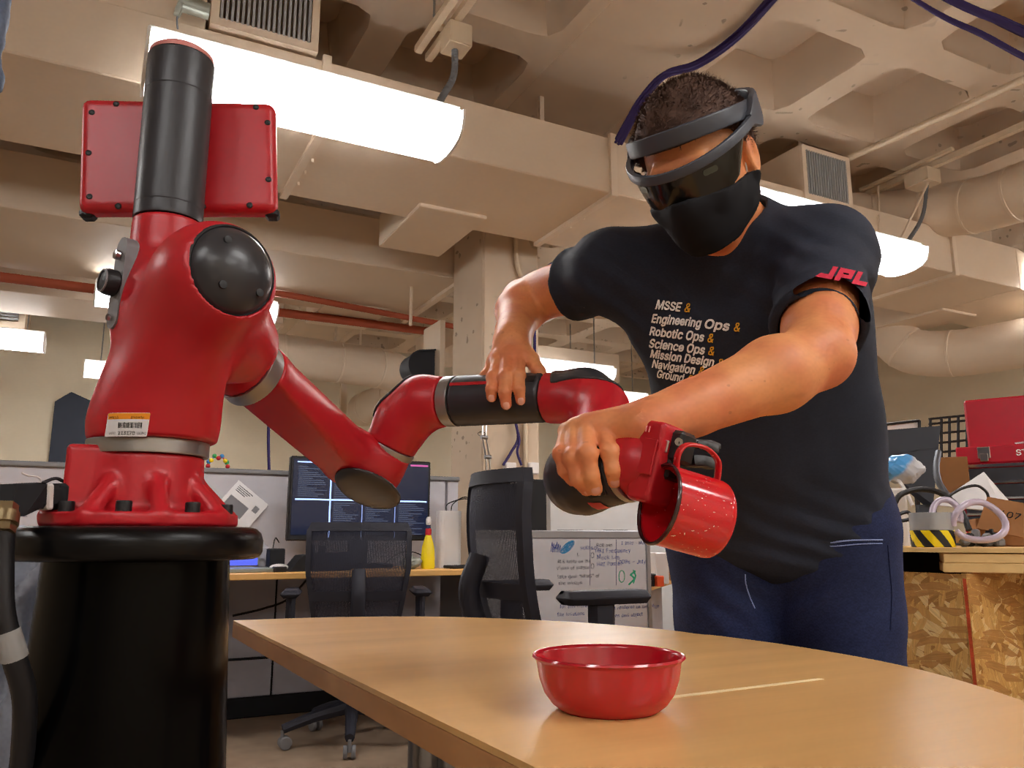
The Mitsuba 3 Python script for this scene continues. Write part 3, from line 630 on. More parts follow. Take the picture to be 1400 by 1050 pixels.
ink = {'b': mat('m_ink_blue', '2a3c8e', .6, .3), 'k': mat('m_ink_dark', '30304a', .6, .3), 'g': mat('m_ink_green', '2f9c78', .6, .3), 'c': mat('m_ink_cyan', '2f86bf', .6, .3), 'r': mat('m_ink_line', '7c7690', .6, .3)}
def stroke(pts, w): return sg.LineString(pts).buffer(w / 2, quad_segs=3)
def hand(s, px, py, h, seed):                            # hand lettering: every letter a little off
    rg = np.random.RandomState(seed); out = []; x = 0
    for ch in s:
        if ch == ' ': x += h * .55; continue
        m = meshkit.text_mesh(ch, h * rg.uniform(.9, 1.1), .0006); wd = m.bounds[1][0]
        a_ = rg.uniform(-.12, .12); R = np.array([[math.cos(a_), -math.sin(a_), 0], [math.sin(a_) + .1, math.cos(a_), 0], [0, 0, 1]])
        m.vertices = m.vertices @ R.T + [x, rg.uniform(-.1, .1) * h, 0]; x += wd + h * .14; out.append(m)
    m = cat(*out); o = onv(px, py, VB); o = W(o[0], VB - .0004, o[2])
    return xf(m, np.stack([U, Z, -V], 1), o)
rows = [('b', 'SURFACE', 793, 752, 5), ('k', 'L', 789, 760, 5), ('k', 'RLS tests on the', 762, 770, 5), ('k', 'vision of stable', 761, 779, 5), ('k', 'take goal "ARMS" of', 762, 791, 5), ('k', 'the mission', 764, 800, 5), ('k', 'RGB min', 815, 748, 5), ('b', 'HRI Frequency', 814, 756, 6), ('b', 'Mock Lab', 816, 765, 6), ('b', 'HRI Poster', 816, 774, 6),
        ('b', 'I 2020 - Mod 1st', 849, 745, 5), ('b', 'COBs - July', 845, 771, 6), ('b', 'save', 765, 823, 5), ('b', 'for lots more', 765, 832, 5), ('b', 'file locations', 762, 843, 5), ('b', '-> config file my', 832, 824, 5), ('b', 'object rendered on cartridge', 825, 834, 5), ('b', 'and then goal object', 824, 845, 5)]
for k, (c_, s, x, y, h) in enumerate(rows): part(wbz, 'handwriting', hand(s, x, y, h * VB / 1100 * 1.05, k), ink[c_], label='blue handwriting')
def wbp(pts): return [(onv(x, y, VB)[0], onv(x, y, VB)[2]) for x, y in pts]
def wink(name, geoms, m, lab): part(wbz, name, prism(sg.MultiPolygon([g for q in geoms for g in getattr(q, 'geoms', [q])]) if False else shapely.unary_union(geoms), .0006, W(0, VB - .0002, 0), U, Z), m, label=lab)
for x_, y_ in ((806.5, 736), (842.5, 738)): wink('ruled_line', [stroke(wbp([(x_, y_), (x_, 800)]), .003)], ink['r'], 'thin violet ruled line')
rg = np.random.RandomState(2); sc = []
for k in range(9):
    t = np.linspace(0, 6.3, 22); sc.append(stroke(wbp([(776 + (9 - .8 * k) * math.cos(x) + 3 * math.sin(x) + rg.uniform(-.5, .5), 748 - (8 - .5 * k) * math.sin(x) - 4 * math.cos(x)) for x in t]), .0016))
wink('scribble', sc, ink['c'], 'cyan oval scribble')
wink('scribble', [stroke(wbp([(753 + 2.2 * k, 754), (755 + 2.2 * k, 741 + (k % 3) * 2), (755.5 + 2.2 * k, 755)]), .0022) for k in range(6)], ink['b'], 'blue zigzag scribble')
wink('scribble', [stroke(wbp([(850 + 4 * math.cos(x), 788 + 8 * math.sin(x)) for x in np.linspace(0, 6.3, 24)]), .003)] + [stroke(wbp([(868, 781), (862, 786), (868, 791), (862, 797), (860, 799)]), .007), stroke(wbp([(866, 780), (869, 787), (866, 797)]), .006)], ink['g'], 'green loops')
wink('check_box', [stroke(wbp([(810 + 2 * math.cos(x), y + 3.5 * math.sin(x)) for x in np.linspace(0, 6.3, 16)]), .002) for y in (759, 774)], ink['k'], 'dark check boxes')

# ------------------------------------------------------------------ office chairs
def office_chair(label, o, rot, back_fn, arms, seat_z=.47, top=1.0, w=.48):
    t = thing('office_chair', label, 'chair', 'black mesh office chairs behind the table')
    c, s = math.cos(rot), math.sin(rot); R = np.array([[c, -s, 0], [s, c, 0], [0, 0, 1]])   # chair faces its +y
    X = lambda m: xf(m, R, o)
    H = top - seat_z
    zs = np.linspace(.02, 1, 15)
    yb = lambda t_: -.20 - .03 * math.sin(t_ * 3.4) - .10 * t_ + .05 * (t_ > .8) * (t_ - .8)
    wd = lambda t_: w * (.40 + .12 * min(1, t_ * 1.6)) * (1 if t_ < .93 else 1 - (t_ - .93) * 1.2)
    bk = (lambda thick, inset: (lambda g: g)(None))
    def sheet_(xa, xb, ta, tb, th, n=12):
        v = []; f = []; tt = np.linspace(ta, tb, 14); xs = np.linspace(xa, xb, n)
        for side in (0, 1):
            for q in tt:
                for x in xs:
                    v.append((x * wd(q), yb(q) - .05 * (1 - x * x) + (th if side else 0), seat_z + H * q))
        m_ = len(tt) * n
        for i in range(len(tt) - 1):
            for j in range(n - 1):
                p = i * n + j; f += [[p, p + 1, p + n + 1], [p, p + n + 1, p + n]]
                f += [[m_ + p, m_ + p + n + 1, m_ + p + 1], [m_ + p, m_ + p + n, m_ + p + n + 1]]
        def strip(a_, b_):
            for x, y in zip(a_[:-1], a_[1:]): f.extend([[x, m_ + x, m_ + y], [x, m_ + y, y]] if b_ else [[x, m_ + y, m_ + x], [x, y, m_ + y]])
        strip(list(range(n)), False); strip([(len(tt) - 1) * n + j for j in range(n)], True)
        strip([i * n for i in range(len(tt))], True); strip([i * n + n - 1 for i in range(len(tt))], False)
        return trimesh.Trimesh(np.array(v), np.array(f), process=False)
    v, f = [], []; tt = np.linspace(.05, .95, 15); ns = 96
    for j in range(ns):
        xa = -.93 + 1.86 * (j + .06) / ns; xb = -.93 + 1.86 * (j + .90) / ns; i0 = len(v)
        for q in tt:
            for x in (xa, xb): v.append((x * wd(q), yb(q) - .05 * (1 - x * x) + .010, seat_z + H * q))
        for i in range(len(tt) - 1): p_ = i0 + 2 * i; f += [[p_, p_ + 1, p_ + 3], [p_, p_ + 3, p_ + 2]]
    part(t, 'back_mesh', X(trimesh.Trimesh(np.array(v), np.array(f), process=False)), 'm_mesh', True, 'see-through dark mesh of the back', 'stuff')
    fr = cat(sheet_(-1.0, -.90, 0, 1, .028, 3), sheet_(.90, 1.0, 0, 1, .028, 3), sheet_(-1.0, 1.0, .93, 1.0, .03), sheet_(-1.0, 1.0, 0, .07, .03))
    part(t, 'back_frame', X(fr), 'm_chair', 40)
    part(t, 'back_support', X(cat(tube(spline([(0, -.05, seat_z - .05), (0, -.26, seat_z + .02), (0, -.36, seat_z + .2), (0, -.33, seat_z + .32)]), [.03] * 25, 10))), 'm_chair', 40)
    part(t, 'lumbar_bar', X(sheet_(-.92, .92, .36, .44, .012)), 'm_chair', 40)
    part(t, 'seat', X(box((w, .48, .085), (0, .03, seat_z), None, .035)), 'm_chair', 30)
    for sx in arms:
        q = part(t, 'armrest', X(box((.085, .26, .035), (sx * .29, -.09, seat_z + .215), None, .016)), 'm_chair', 40)
        part(q, 'arm_post', X(cat(box((.04, .075, .22), (sx * .29, -.10, seat_z + .10), None, .015), box((.10, .06, .03), (sx * .25, -.10, seat_z - .04), None, .01))), 'm_chair', 30)
    part(t, 'gas_lift', X(cyl((0, 0, .10), (0, 0, seat_z - .04), .028, n=16)), 'm_black')
    part(t, 'mechanism', X(box((.16, .26, .06), (0, 0, seat_z - .07), None, .012)), 'm_chair', 30)
    for k in range(5):
        a_ = 2 * math.pi * k / 5 + .9; d = np.array([math.cos(a_), math.sin(a_), 0]); e = d * .31
        g = part(t, 'base_leg', X(tube(spline([d * .03 + [0, 0, .15], d * .17 + [0, 0, .125], e + [0, 0, .085]]), np.linspace(.032, .02, 17), 8)), 'm_chair', 40)
        n_ = np.array([-d[1], d[0], 0])
        part(g, 'caster', X(cat(*[lathe([(0, -.009), (.024, -.009), (.028, -.004), (.028, .004), (.024, .009), (0, .009)], e + n_ * s_ * .017 + [0, 0, .0285] - d * .012, n_, 20) for s_ in (-1, 1)], cyl(e + [0, 0, .03], e + [0, 0, .08], .008, n=8))), 'm_panel_trim')
    return t
mat('m_mesh', '2c2e3c', .6, .3)
office_chair('black mesh office chair in front of the wide monitor', PZ(480, 1014, 0), math.radians(12), None, (-1, 1), .45, .975, .44)
office_chair('tall black mesh office chair seen from the side, in front of the whiteboard', P(795, 830, 2.50) * [1, 1, 0], math.radians(-66), None, (-1, 1), .54, 1.10, .40)

# ------------------------------------------------------------------ table, bowl, tape
TZ = 0.74
mat('m_bowl', speck('b01022', 0.03, 30, 600), 0.12, 0.6, 0, 1.0)
def enamel_fn(p, n, uv):
    s = mikit.smoothstep(0.85, 0.89, mikit.noise(p.x * 420, p.y * 420, p.z * 420)) * mikit.smoothstep(.25, .5, mikit.noise(p.x * 70, p.y * 70, p.z * 70))
    return mikit.mix(mi.Color3f(*hexc('c0101c')), mi.Color3f(*hexc('f0c0bc')), s)
mat('m_mug', mikit.proc(enamel_fn), 0.12, 0.6, 0, 1.0)
mat('m_mug_rim', '2a1216', 0.2, 0.6, 0, 1.0)
mat('m_tape', speck('d9c394', 0.05, 60, 500), 0.7, 0.3)
edge = [(0.288, 1.815)] + [(0.483, 1.789), (0.70, 1.692), (0.865, 1.513), (0.95, 1.36), (0.995, 1.19), (1.018, 0.99), (0.997, 0.779), (0.925, 0.60), (0.82, 0.44), (0.66, 0.27), (0.48, 0.16)] + [(0.325, 0.12)]
sp_ = spline([(x, y, 0) for x, y in edge], 8)[:, :2]
tb = thing('table', 'half round maple table in the foreground carrying the red bowl', 'table')
shp = poly(sp_).buffer(-0.004).buffer(0.004)
lay = []
core = shp.buffer(-0.0005)
part(tb, 'tabletop', prism(shp, 0.006, W(0, 0, TZ - 0.006), U, V), 'm_maple', 20)
part(tb, 'edge_band', prism(shp.buffer(0.0006), 0.026, W(0, 0, TZ - 0.0325), U, V), 'm_maple_edge', 20, 'brown edge band')
l0 = P(578, 1030, 1.55)
for q in (rv(l0)[:2], (0.62, 0.42), (0.62, 1.45)):
    g = part(tb, 'leg', cyl(W(q[0], q[1], 0.02), W(q[0], q[1], TZ - 0.033), 0.027, n=28), 'm_steel', 40, 'steel tube leg')
    part(g, 'foot_cap', lathe([(0, 0), (.032, 0), (.034, .008), (.028, .022), (0, .022)], W(q[0], q[1], 0)), 'm_black')
solo('masking_tape', cat(prism(poly([(0, -.0045), (.16, -.0042), (.238, -.0045), (.240, .001), (.236, .0042), (.15, .0046), (.07, .0042), (0, .005)]), .0006, PZ(915, 954, TZ) + [0, 0, .0001], PZ(1128, 928, TZ) - PZ(915, 954, TZ), np.cross(Z, PZ(1128, 928, TZ) - PZ(915, 954, TZ)))), 'm_tape', 'strip of cream masking tape on the table behind the red bowl', 'tape')
t_ = unit(PZ(1128, 928, TZ) - PZ(915, 954, TZ)); n_ = np.cross(Z, t_)
bc = np.array([0.098, 0.857, TZ])
R0 = .0765
prof = [(0, .0), (.048, .0), (.0505, .0015), (.058, .007), (.0655, .017), (.0705, .031), (.0732, .0475), (.0755, .0497), (.0775, .0515), (.0766, .0537), (.074, .0535), (.0718, .0505), (.069, .032), (.064, .0185), (.0565, .009), (.046, .0045), (0, .0035)]
bw = thing('bowl', 'red enamel bowl standing on the table', 'bowl')
part(bw, 'body', lathe(prof, bc, Z, 72), 'm_bowl', 50)

# ------------------------------------------------------------------ robot pedestal
PX, PY = -0.4525, 1.0
PB = np.array([PX, PY, 0.0])
mat('m_ped', '040405', 0.2, 0.11)
mat('m_ped_rim', '070709', 0.3, 0.26)
pd = thing('robot_pedestal', 'glossy black cylinder pedestal under the red robot', 'pedestal')
part(pd, 'column', lathe([(0, 0), (.121, 0), (.1165, .60), (.1035, .89), (0, .89)], PB, Z, 96), 'm_ped', 40)
part(pd, 'top_plate', lathe([(0, .884), (.133, .884), (.139, .886), (.1425, .892), (.1430, .906), (.140, .915), (.134, .9205), (.126, .9225), (0, .9225)], PB, Z, 96), 'm_ped_rim', 50, 'thick round top plate with a rolled edge')
part(pd, 'foot_plate', lathe([(0, 0), (.25, 0), (.25, .012), (.12, .016), (0, .016)], PB, Z, 64), 'm_ped_rim', 40)

# ------------------------------------------------------------------ the robot arm
mat('m_robot', speck('b01c26', 0.035, 6, 500), 0.36, 0.5)
mat('m_shell', speck('2b2b30', 0.04, 8, 600), 0.38, 0.5)
mat('m_band', speck('a7a5a4', 0.04, 30, 500), 0.32, 0.5, 0.85)
mat('m_cap', speck('303034', 0.03, 8, 500), 0.3, 0.5)
mat('m_grey_plate', '6d6b6d', 0.45, 0.4)
rb = thing('robot', 'red and black robot arm on the black pedestal, its gripper holding the mug', 'robot arm')
A0 = np.array([PX, PY, 0.0])
RES = 0.0036
def sdfpart(parent, name, f, pts, pad, m, res=RES, label=None, sm=True, rx=1):
    pts = np.asarray(pts); g = mesh_sdf(f, pts.min(0) - pad, pts.max(0) + pad, res)
    if rx: relax(g, rx)
    return part(parent, name, g, m, sm, label)
# base: flange, ribs, bolts, connector box, lower drum
zf = 0.9225
base_f = unik((d_cyl(A0 + [0, 0, zf], A0 + [0, 0, zf + .016], .1105, r=.003), 0), (d_cyl(A0 + [0, 0, zf + .01], A0 + [0, 0, 1.008], .069, .0655, .002), .012))
for a in np.radians([-100, -55, -10, 35, 80, 125, 215]):
    d = np.array([math.cos(a), math.sin(a), 0])
    base_f = unik((base_f, 0), (d_cap(A0 + d * .102 + [0, 0, zf + .012], A0 + d * .064 + [0, 0, zf + .05], .010, .010), .008))
base_f = unik((base_f, 0), (d_box(A0 + np.array([-.046, -.040, .972]), (.028, .030, .045), np.stack([unit([1, .45, 0]), unit([-.45, 1, 0]), Z], 1), .006), .012))
sdfpart(rb, 'base', base_f, [A0 + [-.13, -.13, zf], A0 + [.13, .13, 1.01]], .012, 'm_robot', .003)
for a in np.radians([-122, -78, -33, 12, 57, 102, 147, 192]):
    d = np.array([math.cos(a), math.sin(a), 0]); c_ = A0 + d * .096 + [0, 0, zf + .016]
    part(rb, 'bolt', lathe([(0, -.002), (.0085, -.002), (.0085, .0105), (.0075, .012), (.0045, .012), (.0045, .006), (0, .006)], c_, Z, 18), 'm_black')
part(rb, 'band', lathe([(.062, 1.0085), (.0705, 1.0085), (.071, 1.010), (.071, 1.0245), (.0705, 1.026), (.062, 1.026)], A0, Z, 72), 'm_band', 40, 'silver ring')
# main body with the shoulder housing
J = unit([.758, -.652, 0]); ZJ = 1.212
jc = A0 + J * .172 + [0, 0, ZJ]
body_f = unik((d_cap(A0 + [.004, 0, 1.045], A0 + [.002, .005, 1.17], .0685, .050), 0), (d_cap(A0 + [.002, .005, 1.17], A0 + [0, 0, 1.36], .050, .0415), .02),
              (d_cap(A0 + [.0, 0, 1.195], jc - J * .03, .046, .060), .04), (d_cap(A0 + J * .012 + [0, 0, 1.05], jc - J * .05 + [0, 0, -.012], .060, .052), .05),
              (d_cap(jc - J * .05, jc - J * .05 + np.array([-.01, .13, -.045]), .052, .055), .03))
body_raw = body_f
body_f = inter(body_f, d_plane(A0 + [0, 0, 1.0265], [0, 0, -1]), .002)
body_f = inter(body_f, d_plane(A0 + [0, 0, 1.316], [0, 0, 1]), .002)
cut_f = sub(body_f, d_cyl(jc - J * .012, jc + J * .1, .0530, r=.0), .004)
sdfpart(rb, 'shoulder_body', cut_f, [A0 + [-.09, -.17, 1.02], A0 + [.22, .2, 1.35]], .01, 'm_robot', .0032)
cap_f = inter(d_ell(jc - J * .012, (.0540, .0540, .040), frame(J)), d_plane(jc - J * .010, -J), .002)
k = sdfpart(rb, 'joint_cap', cap_f, [jc - .07, jc + .07], .0, 'm_cap', .0026, 'domed black shoulder cap')
fr_ = frame(J)
part(rb, 'cap_seam', lathe([(.0505, -.012), (.0558, -.012), (.0558, -.003), (.0548, .0005), (.0525, .0015), (.0505, .0)], jc, J, 64), 'm_black', 40, 'dark seam around the shoulder cap')
for a in (2.2, 4.0, -.8):
    d = fr_ @ np.array([math.cos(a) * .034, math.sin(a) * .034, .0]); part(k, 'screw_recess', lathe([(0, .0185), (.0048, .0185), (.0048, .0215), (0, .022)], jc + d - J * .0, J, 12), 'm_black')
# head
part(rb, 'head', lathe([(0, 1.317), (.0424, 1.317), (.0428, 1.319), (.0428, 1.334), (.0422, 1.3352), (.0428, 1.3365), (.0428, 1.495), (.0421, 1.4965), (.0428, 1.498), (.0428, 1.548), (.040, 1.552), (0, 1.552)], A0, Z, 72), 'm_shell', 40, 'dark cylindrical head')
part(rb, 'head_light', lathe([(0, 1.551), (.0415, 1.551), (.041, 1.557), (.035, 1.562), (.02, 1.565), (0, 1.566)], A0, Z, 48), mat('m_headlight', 'c9807c', .35, .5), 40, 'pale red light cap on top')
# display seen from behind
c4 = [P(118, 142, 1.055), P(380, 148, 1.10), P(372, 291, 1.10), P(113, 296, 1.055)]
cen = np.mean(c4, 0); ex = unit(c4[1] - c4[0]); ey = unit((c4[0] - c4[3]) - ex * ((c4[0] - c4[3]) @ ex)); ez = np.cross(ex, ey)
Rd = np.stack([ex, ey, ez], 1); w_, h_ = np.linalg.norm(c4[1] - c4[0]), np.linalg.norm(c4[0] - c4[3])
print('display', w_, h_)
ds_f = d_box(cen, (w_ / 2, h_ / 2, .017), Rd, .0125)
k = sdfpart(rb, 'display', ds_f, [cen - [.16, .06, .11], cen + [.16, .06, .11]], .0, 'm_robot', .003, 'wide red display housing behind the head')
part(k, 'screen', prism(rrect(w_ - .02, h_ - .02, .008), .003, cen - ez * .0195, ex, ey), 'm_screen')
for x, y in ((-.44, .36), (-.32, .44), (-.45, 0), (-.44, -.38), (-.30, -.46), (.40, .44), (.46, .3), (.46, -.22), (.36, -.45), (.12, -.46), (.12, .45)):
    part(k, 'screw', lathe([(0, -.001), (.0042, -.001), (.0042, .001), (.0028, .0016), (0, .0010)], cen + ex * x * w_ + ey * y * h_ + ez * .0165, ez, 12), 'm_black')
for sx in (-1, 1): part(k, 'corner_guard', cat(box((.02, .014, .022), cen + ex * sx * (w_ / 2 - .008) - ey * (h_ / 2 - .003) - ez * .005, Rd, .004)), 'm_black')
# side controls: grey plate, knob, screws
cp = [P(180, 325, .985), P(166, 425, .985)]
ax = unit(cp[0] - cp[1]); nl = unit([-.66, -.75, 0]); nl = unit(nl - ax * (nl @ ax)); side = np.cross(ax, nl)
pc = onto(body_raw, [A0 + [0, 0, (cp[0] + cp[1])[2] / 2 - .022] + nl * .12], -nl, 80)[0] + nl * .005
gp = part(rb, 'control_plate', prism(rrect(.03, .118, .0145), .02, pc, side * -1, ax), 'm_grey_plate', 30, 'grey control plate with a black wheel')
part(gp, 'wheel', lathe([(0, -.006), (.012, -.006), (.0165, -.003), (.0165, .006), (.015, .011), (.006, .0125), (0, .0125)], pc + nl * .005 - ax * .002, nl, 28), 'm_black')
part(gp, 'wheel_ring', lathe([(.0125, .0105), (.0145, .0105), (.0145, .013), (.0125, .013)], pc + nl * .005 - ax * .002, nl, 28), 'm_grey_plate')
part(gp, 'screw', lathe([(0, 0), (.0065, 0), (.006, .005), (0, .006)], pc + nl * .002 + ax * .035, nl, 16), 'm_chrome')
part(gp, 'screw', lathe([(0, 0), (.004, 0), (.004, .004), (0, .004)], pc + nl * .002 - ax * .046, nl, 12), 'm_chrome')
# connector panel low on the left side
q = P(131, 568, .985); nl2 = unit([-.8, -.6, 0])
kp = part(rb, 'connector_panel', box((.03, .014, .045), q + nl2 * -.006, np.stack([np.cross(Z, nl2), nl2, Z], 1), .005), 'm_black', 30, 'black connector panel')
for dz in (.012, -.010): part(kp, 'socket', lathe([(0, 0), (.007, 0), (.007, .003), (.005, .003), (.005, .001), (0, .001)], q + [0, 0, dz] + nl2 * .001, nl2, 16), 'm_grey_plate')
# property sticker wrapped on the body
def wrapped(polys, px0, py0, s, z_off, D=.90):           # polygons in millimetre-like units on the body, seen from the front
    o = P(px0, py0, D); ex_, ey_ = np.array([1., 0, 0]), np.array([0, -math.sin(PITCH) * .2, 1.]); out = []
    for g in polys:
        gs = getattr(g, 'geoms', [g])
        for h in gs:
            v, f = trimesh.creation.triangulate_polygon(h.segmentize(3.0), engine='earcut'); m = trimesh.Trimesh(np.column_stack([v, np.zeros(len(v))]), f, process=False)
            for _ in range(2): m = m.subdivide_to_size(4.0) if m.edges_unique_length.max() > 4.0 else m
            p = o + m.vertices[:, :1] * s * ex_ + m.vertices[:, 1:2] * s * ey_
            p = onto(body_raw, p, unit(ray(px0, py0) * [1, 1, 0])); e = 1e-3
            n = np.stack([body_raw(p + np.eye(3)[k] * e) - body_raw(p - np.eye(3)[k] * e) for k in range(3)], 1); n /= np.linalg.norm(n, axis=1, keepdims=True)
            m.vertices = p + n * z_off; out.append(m)
    m = cat(out)
    return m
S_ = .0485 / 60
st = part(rb, 'property_sticker', wrapped([affinity.skew(rrect(60, 33, 2), xs=5)], 175, 577, S_, .0006), 'm_paper', True, 'white and orange property sticker')
part(st, 'orange_strip', wrapped([affinity.skew(sg.box(-28, 7.5, 31, 16), xs=5)], 175, 577, S_, .0009), mat('m_sticker_orange', 'e8942c', .6, .3), True)
bars = []; rg = np.random.RandomState(4); x = -13
while x < 19:
    wd = rg.choice([.7, 1.2, 1.8]); bars.append(sg.box(x, -5, x + wd, 3)); x += wd + rg.choice([.7, 1.1])
part(st, 'barcode', wrapped(bars, 175, 577, S_, .0010), 'm_black', True, kind='stuff')
def text_poly(s, h, x, y, bold=False):
    m = meshkit.text_mesh(s, h, .001, bold); m.apply_translation([x, y, 0]); f = m.faces[(m.face_normals[:, 2] > .9)]
    return shapely.unary_union([sg.Polygon(m.vertices[t][:, :2]) for t in f if sg.Polygon(m.vertices[t][:, :2]).area > 1e-6]).buffer(.02)
part(st, 'lettering', wrapped([text_poly('213170', 4.6, -13, -14, True), text_poly('UCPC', 3.4, 14, -13.5), text_poly('USG', 3.2, -25, -13.5), text_poly('property', 3.4, 4, 8.6), text_poly('http://', 3.4, -26, 8.6)], 175, 577, S_, .0011), 'm_black', True)

# upper arm
E_ = {}
s0, s1, s2 = P(290, 450, 1.13), P(341, 508, 1.17), P(480, 626, 1.42)
el = P(508, 640, 1.45)
dA = unit(s2 - s1)
up_f = unik((d_cap(s0 - .02 * dA, s1 + dA * .02, .050, .0515), 0), (d_cap(s1, s2, .0515, .0475), .01))
arm_f = inter(up_f, d_plane(s1 + dA * .012, -dA), .002)
f0 = P(531, 614, 1.45); f1 = P(552, 575, 1.44); f2 = P(578, 551, 1.425); f3 = P(612, 549, 1.41)
dF = unit(f1 - f0)
low_f = inter(d_cap(el, f0 + dF * .02, .049, .0465), d_plane(f0 - dF * .004, dF), .002)
elb_f = unik((arm_f, 0), (d_cap(s2, el, .047, .050), .02), (low_f, .03))
nC = unit(np.array([-.10, -.42, -.92]))                  # outward axis of the elbow cover
cC = P(505, 653, 1.43)
elb_body = inter(elb_f, d_plane(cC + nC * .018, nC), .006)
sdfpart(rb, 'upper_arm', elb_body, [s0 - .02, s1, s2, el, f0], .06, 'm_robot')
st_f = inter(up_f, d_plane(s1 - dA * .0125, dA), .002)
sdfpart(rb, 'shoulder_link', inter(st_f, d_plane(s0 - dA * .06, -dA), 0), [s0 - .05, s0, s1], .07, 'm_robot')
rA = 0.0522
part(rb, 'band', lathe([(.046, -.0125), (rA - .0006, -.0125), (rA, -.0115), (rA, .0115), (rA - .0006, .0125), (.046, .0125)], s1, dA, 64), 'm_band', 40, 'silver ring')
cov_f = inter(inter(elb_f, d_plane(cC + nC * .0185, -nC), .0), d_plane(cC + nC * .034, nC), .008)
fc = frame(nC, dA)
cov_f = unik((d_ell(cC + nC * .020 + dA * .004, (.053, .074, .015), fc), 0))
cov_f = inter(cov_f, d_plane(cC + nC * .0185, -nC), .001)
k = sdfpart(rb, 'elbow_cover', cov_f, [cC - .08, cC + .08], .0, 'm_cap', .0028, 'dark grey cover under the elbow')
for a in (.3, 2.4, 4.4):
    d = fc @ np.array([math.cos(a) * .026, math.sin(a) * .034, 0]); part(k, 'screw_recess', lathe([(0, .0), (.0052, .0), (.0052, .0015), (0, .0015)], cC + nC * .0295 + d, nC, 12), 'm_black')
# forearm: band, bent casting with a black cap, silver ring, dark shell
part(rb, 'band', lathe([(.04, -.006), (.0475, -.006), (.048, -.005), (.048, .005), (.0475, .006), (.04, .006)], f0 + dF * .0025, dF, 64), 'm_band', 40, 'silver ring')
dS = unit(P(748, 543, 1.33) - P(636, 549, 1.40))
fore_f = unik((d_cap(f0 - dF * .02, f1, .047, .0475), 0), (d_cap(f1, f2, .0475, .0465), .02), (d_cap(f2, f3 + dS * .02, .0465, .0435), .02))
fore_f = inter(inter(fore_f, d_plane(f0 + dF * .009, -dF), .002), d_plane(f3 - dS * .002, dS), .002)
sdfpart(rb, 'forearm', fore_f, [f0, f1, f2, f3], .062, 'm_robot')
nT = unit(np.array([-.62, .30, .72])); cT = P(560, 541, 1.44)
tc_f = unik((inter(grow(fore_f, .004), d_plane(cT + nT * .013, -nT), .004), 0))
tc_f = inter(tc_f, d_plane(f3 - dS * .012, dS), .002)
sdfpart(rb, 'joint_cap', tc_f, [f0, f1, f2, f3], .07, 'm_cap', .003, 'black cap over the forearm bend')
part(rb, 'band', lathe([(.038, -.0105), (.0446, -.0105), (.0452, -.0095), (.0452, .0095), (.0446, .0105), (.038, .0105)], f3 + dS * .0105, dS, 64), 'm_band', 40, 'silver ring')
g0, g1 = f3 + dS * .0225, P(747, 543, 1.33)
sh_f = d_cyl(g0, g1, .0450, .0425, .004)
sdfpart(rb, 'forearm_shell', sh_f, [g0, g1], .05, 'm_shell', .003, 'dark shell of the forearm')
toC = unit(np.array([0, -1, .12])); toC = unit(toC - dS * (toC @ dS)); upS = np.cross(dS, toC); upS = upS if upS[2] > 0 else -upS
ang = np.radians(np.linspace(18, 27, 4))
v = []; 
for t in np.linspace(.02, .60, 10):
    c_ = g0 + (g1 - g0) * t; r = .0456 - .0025 * t
    for a in ang: v.append(c_ + r * (math.cos(a) * toC + math.sin(a) * upS))
f_ = [[i * 4 + j, i * 4 + j + 1, (i + 1) * 4 + j + 1, (i + 1) * 4 + j] for i in range(9) for j in range(3)]
f_ = np.array(f_); f_ = np.vstack([f_[:, [0, 1, 2]], f_[:, [0, 2, 3]]])
part(rb, 'red_stripe', trimesh.Trimesh(np.array(v), f_, process=False), 'm_robot', True, 'thin red stripe along the shell')
part(rb, 'button_plate', box((.028, .003, .014), g0 + (g1 - g0) * .88 + (toC * .86 + upS * .5) * .0425, np.stack([dS, toC * .86 + upS * .5, np.cross(dS, toC * .86 + upS * .5)], 1), .001), 'm_black')
# wrist casting, its cap, and the link down to the grip
w0, w1, w2, w3 = g1 + dS * .003, P(800, 545, 1.285), P(822, 560, 1.25), P(818, 600, 1.14)
wr_f = unik((d_cap(w0 - dS * .02, w1, .0425, .043), 0), (d_cap(w1, w2, .043, .041), .02), (d_cap(w2, w3, .040, .036), .02))
wr_f = inter(wr_f, d_plane(w0, -dS), .002)
sdfpart(rb, 'wrist', wr_f, [w0, w1, w2, w3], .055, 'm_robot')
nW = unit(np.array([.22, .35, .90])); cW = P(815, 545, 1.27)
wc_f = inter(grow(wr_f, .003), d_plane(cW + nW * .010 - dS * .0, -nW), .004)
wc_f = inter(wc_f, d_plane(w0 + dS * .028, -unit(dS + .35 * Z)), .004)
sdfpart(rb, 'joint_cap', wc_f, [w0, w1, w2], .06, 'm_cap', .003, 'black cap on top of the wrist')
# grip: dark cuff with rounded end, red inlay, silver ring, red tool flange
h0, h1 = P(793, 655, .985), P(853, 640, .94)
dH = unit(h1 - h0)
cuff_f = unik((d_cap(h0 - dH * .002, h0 + dH * .004, .0425, .0425), 0), (d_cyl(h0, h1, .0425, .040, .004), .01), (d_cap(w3, h0 + dH * .008 + [0, .01, .01], .035, .036), .025))
sdfpart(rb, 'grip_cuff', cuff_f, [h0, h1, w3], .05, 'm_shell', .003, 'dark hand guiding cuff')
camH = unit(O - h0); camH = unit(camH - dH * (camH @ dH)); upH = np.cross(dH, camH); upH = upH if upH[2] > 0 else -upH
v = []; ang = np.radians(np.linspace(-58, -30, 6))
for t in np.linspace(-.10, .62, 12):
    c_ = h0 + (h1 - h0) * t; r = .0430 - .0015 * t - (.004 * max(0, -t) / .1)
    for a in ang: v.append(c_ + r * (math.cos(a - .55 * t) * camH + math.sin(a - .55 * t) * upH))
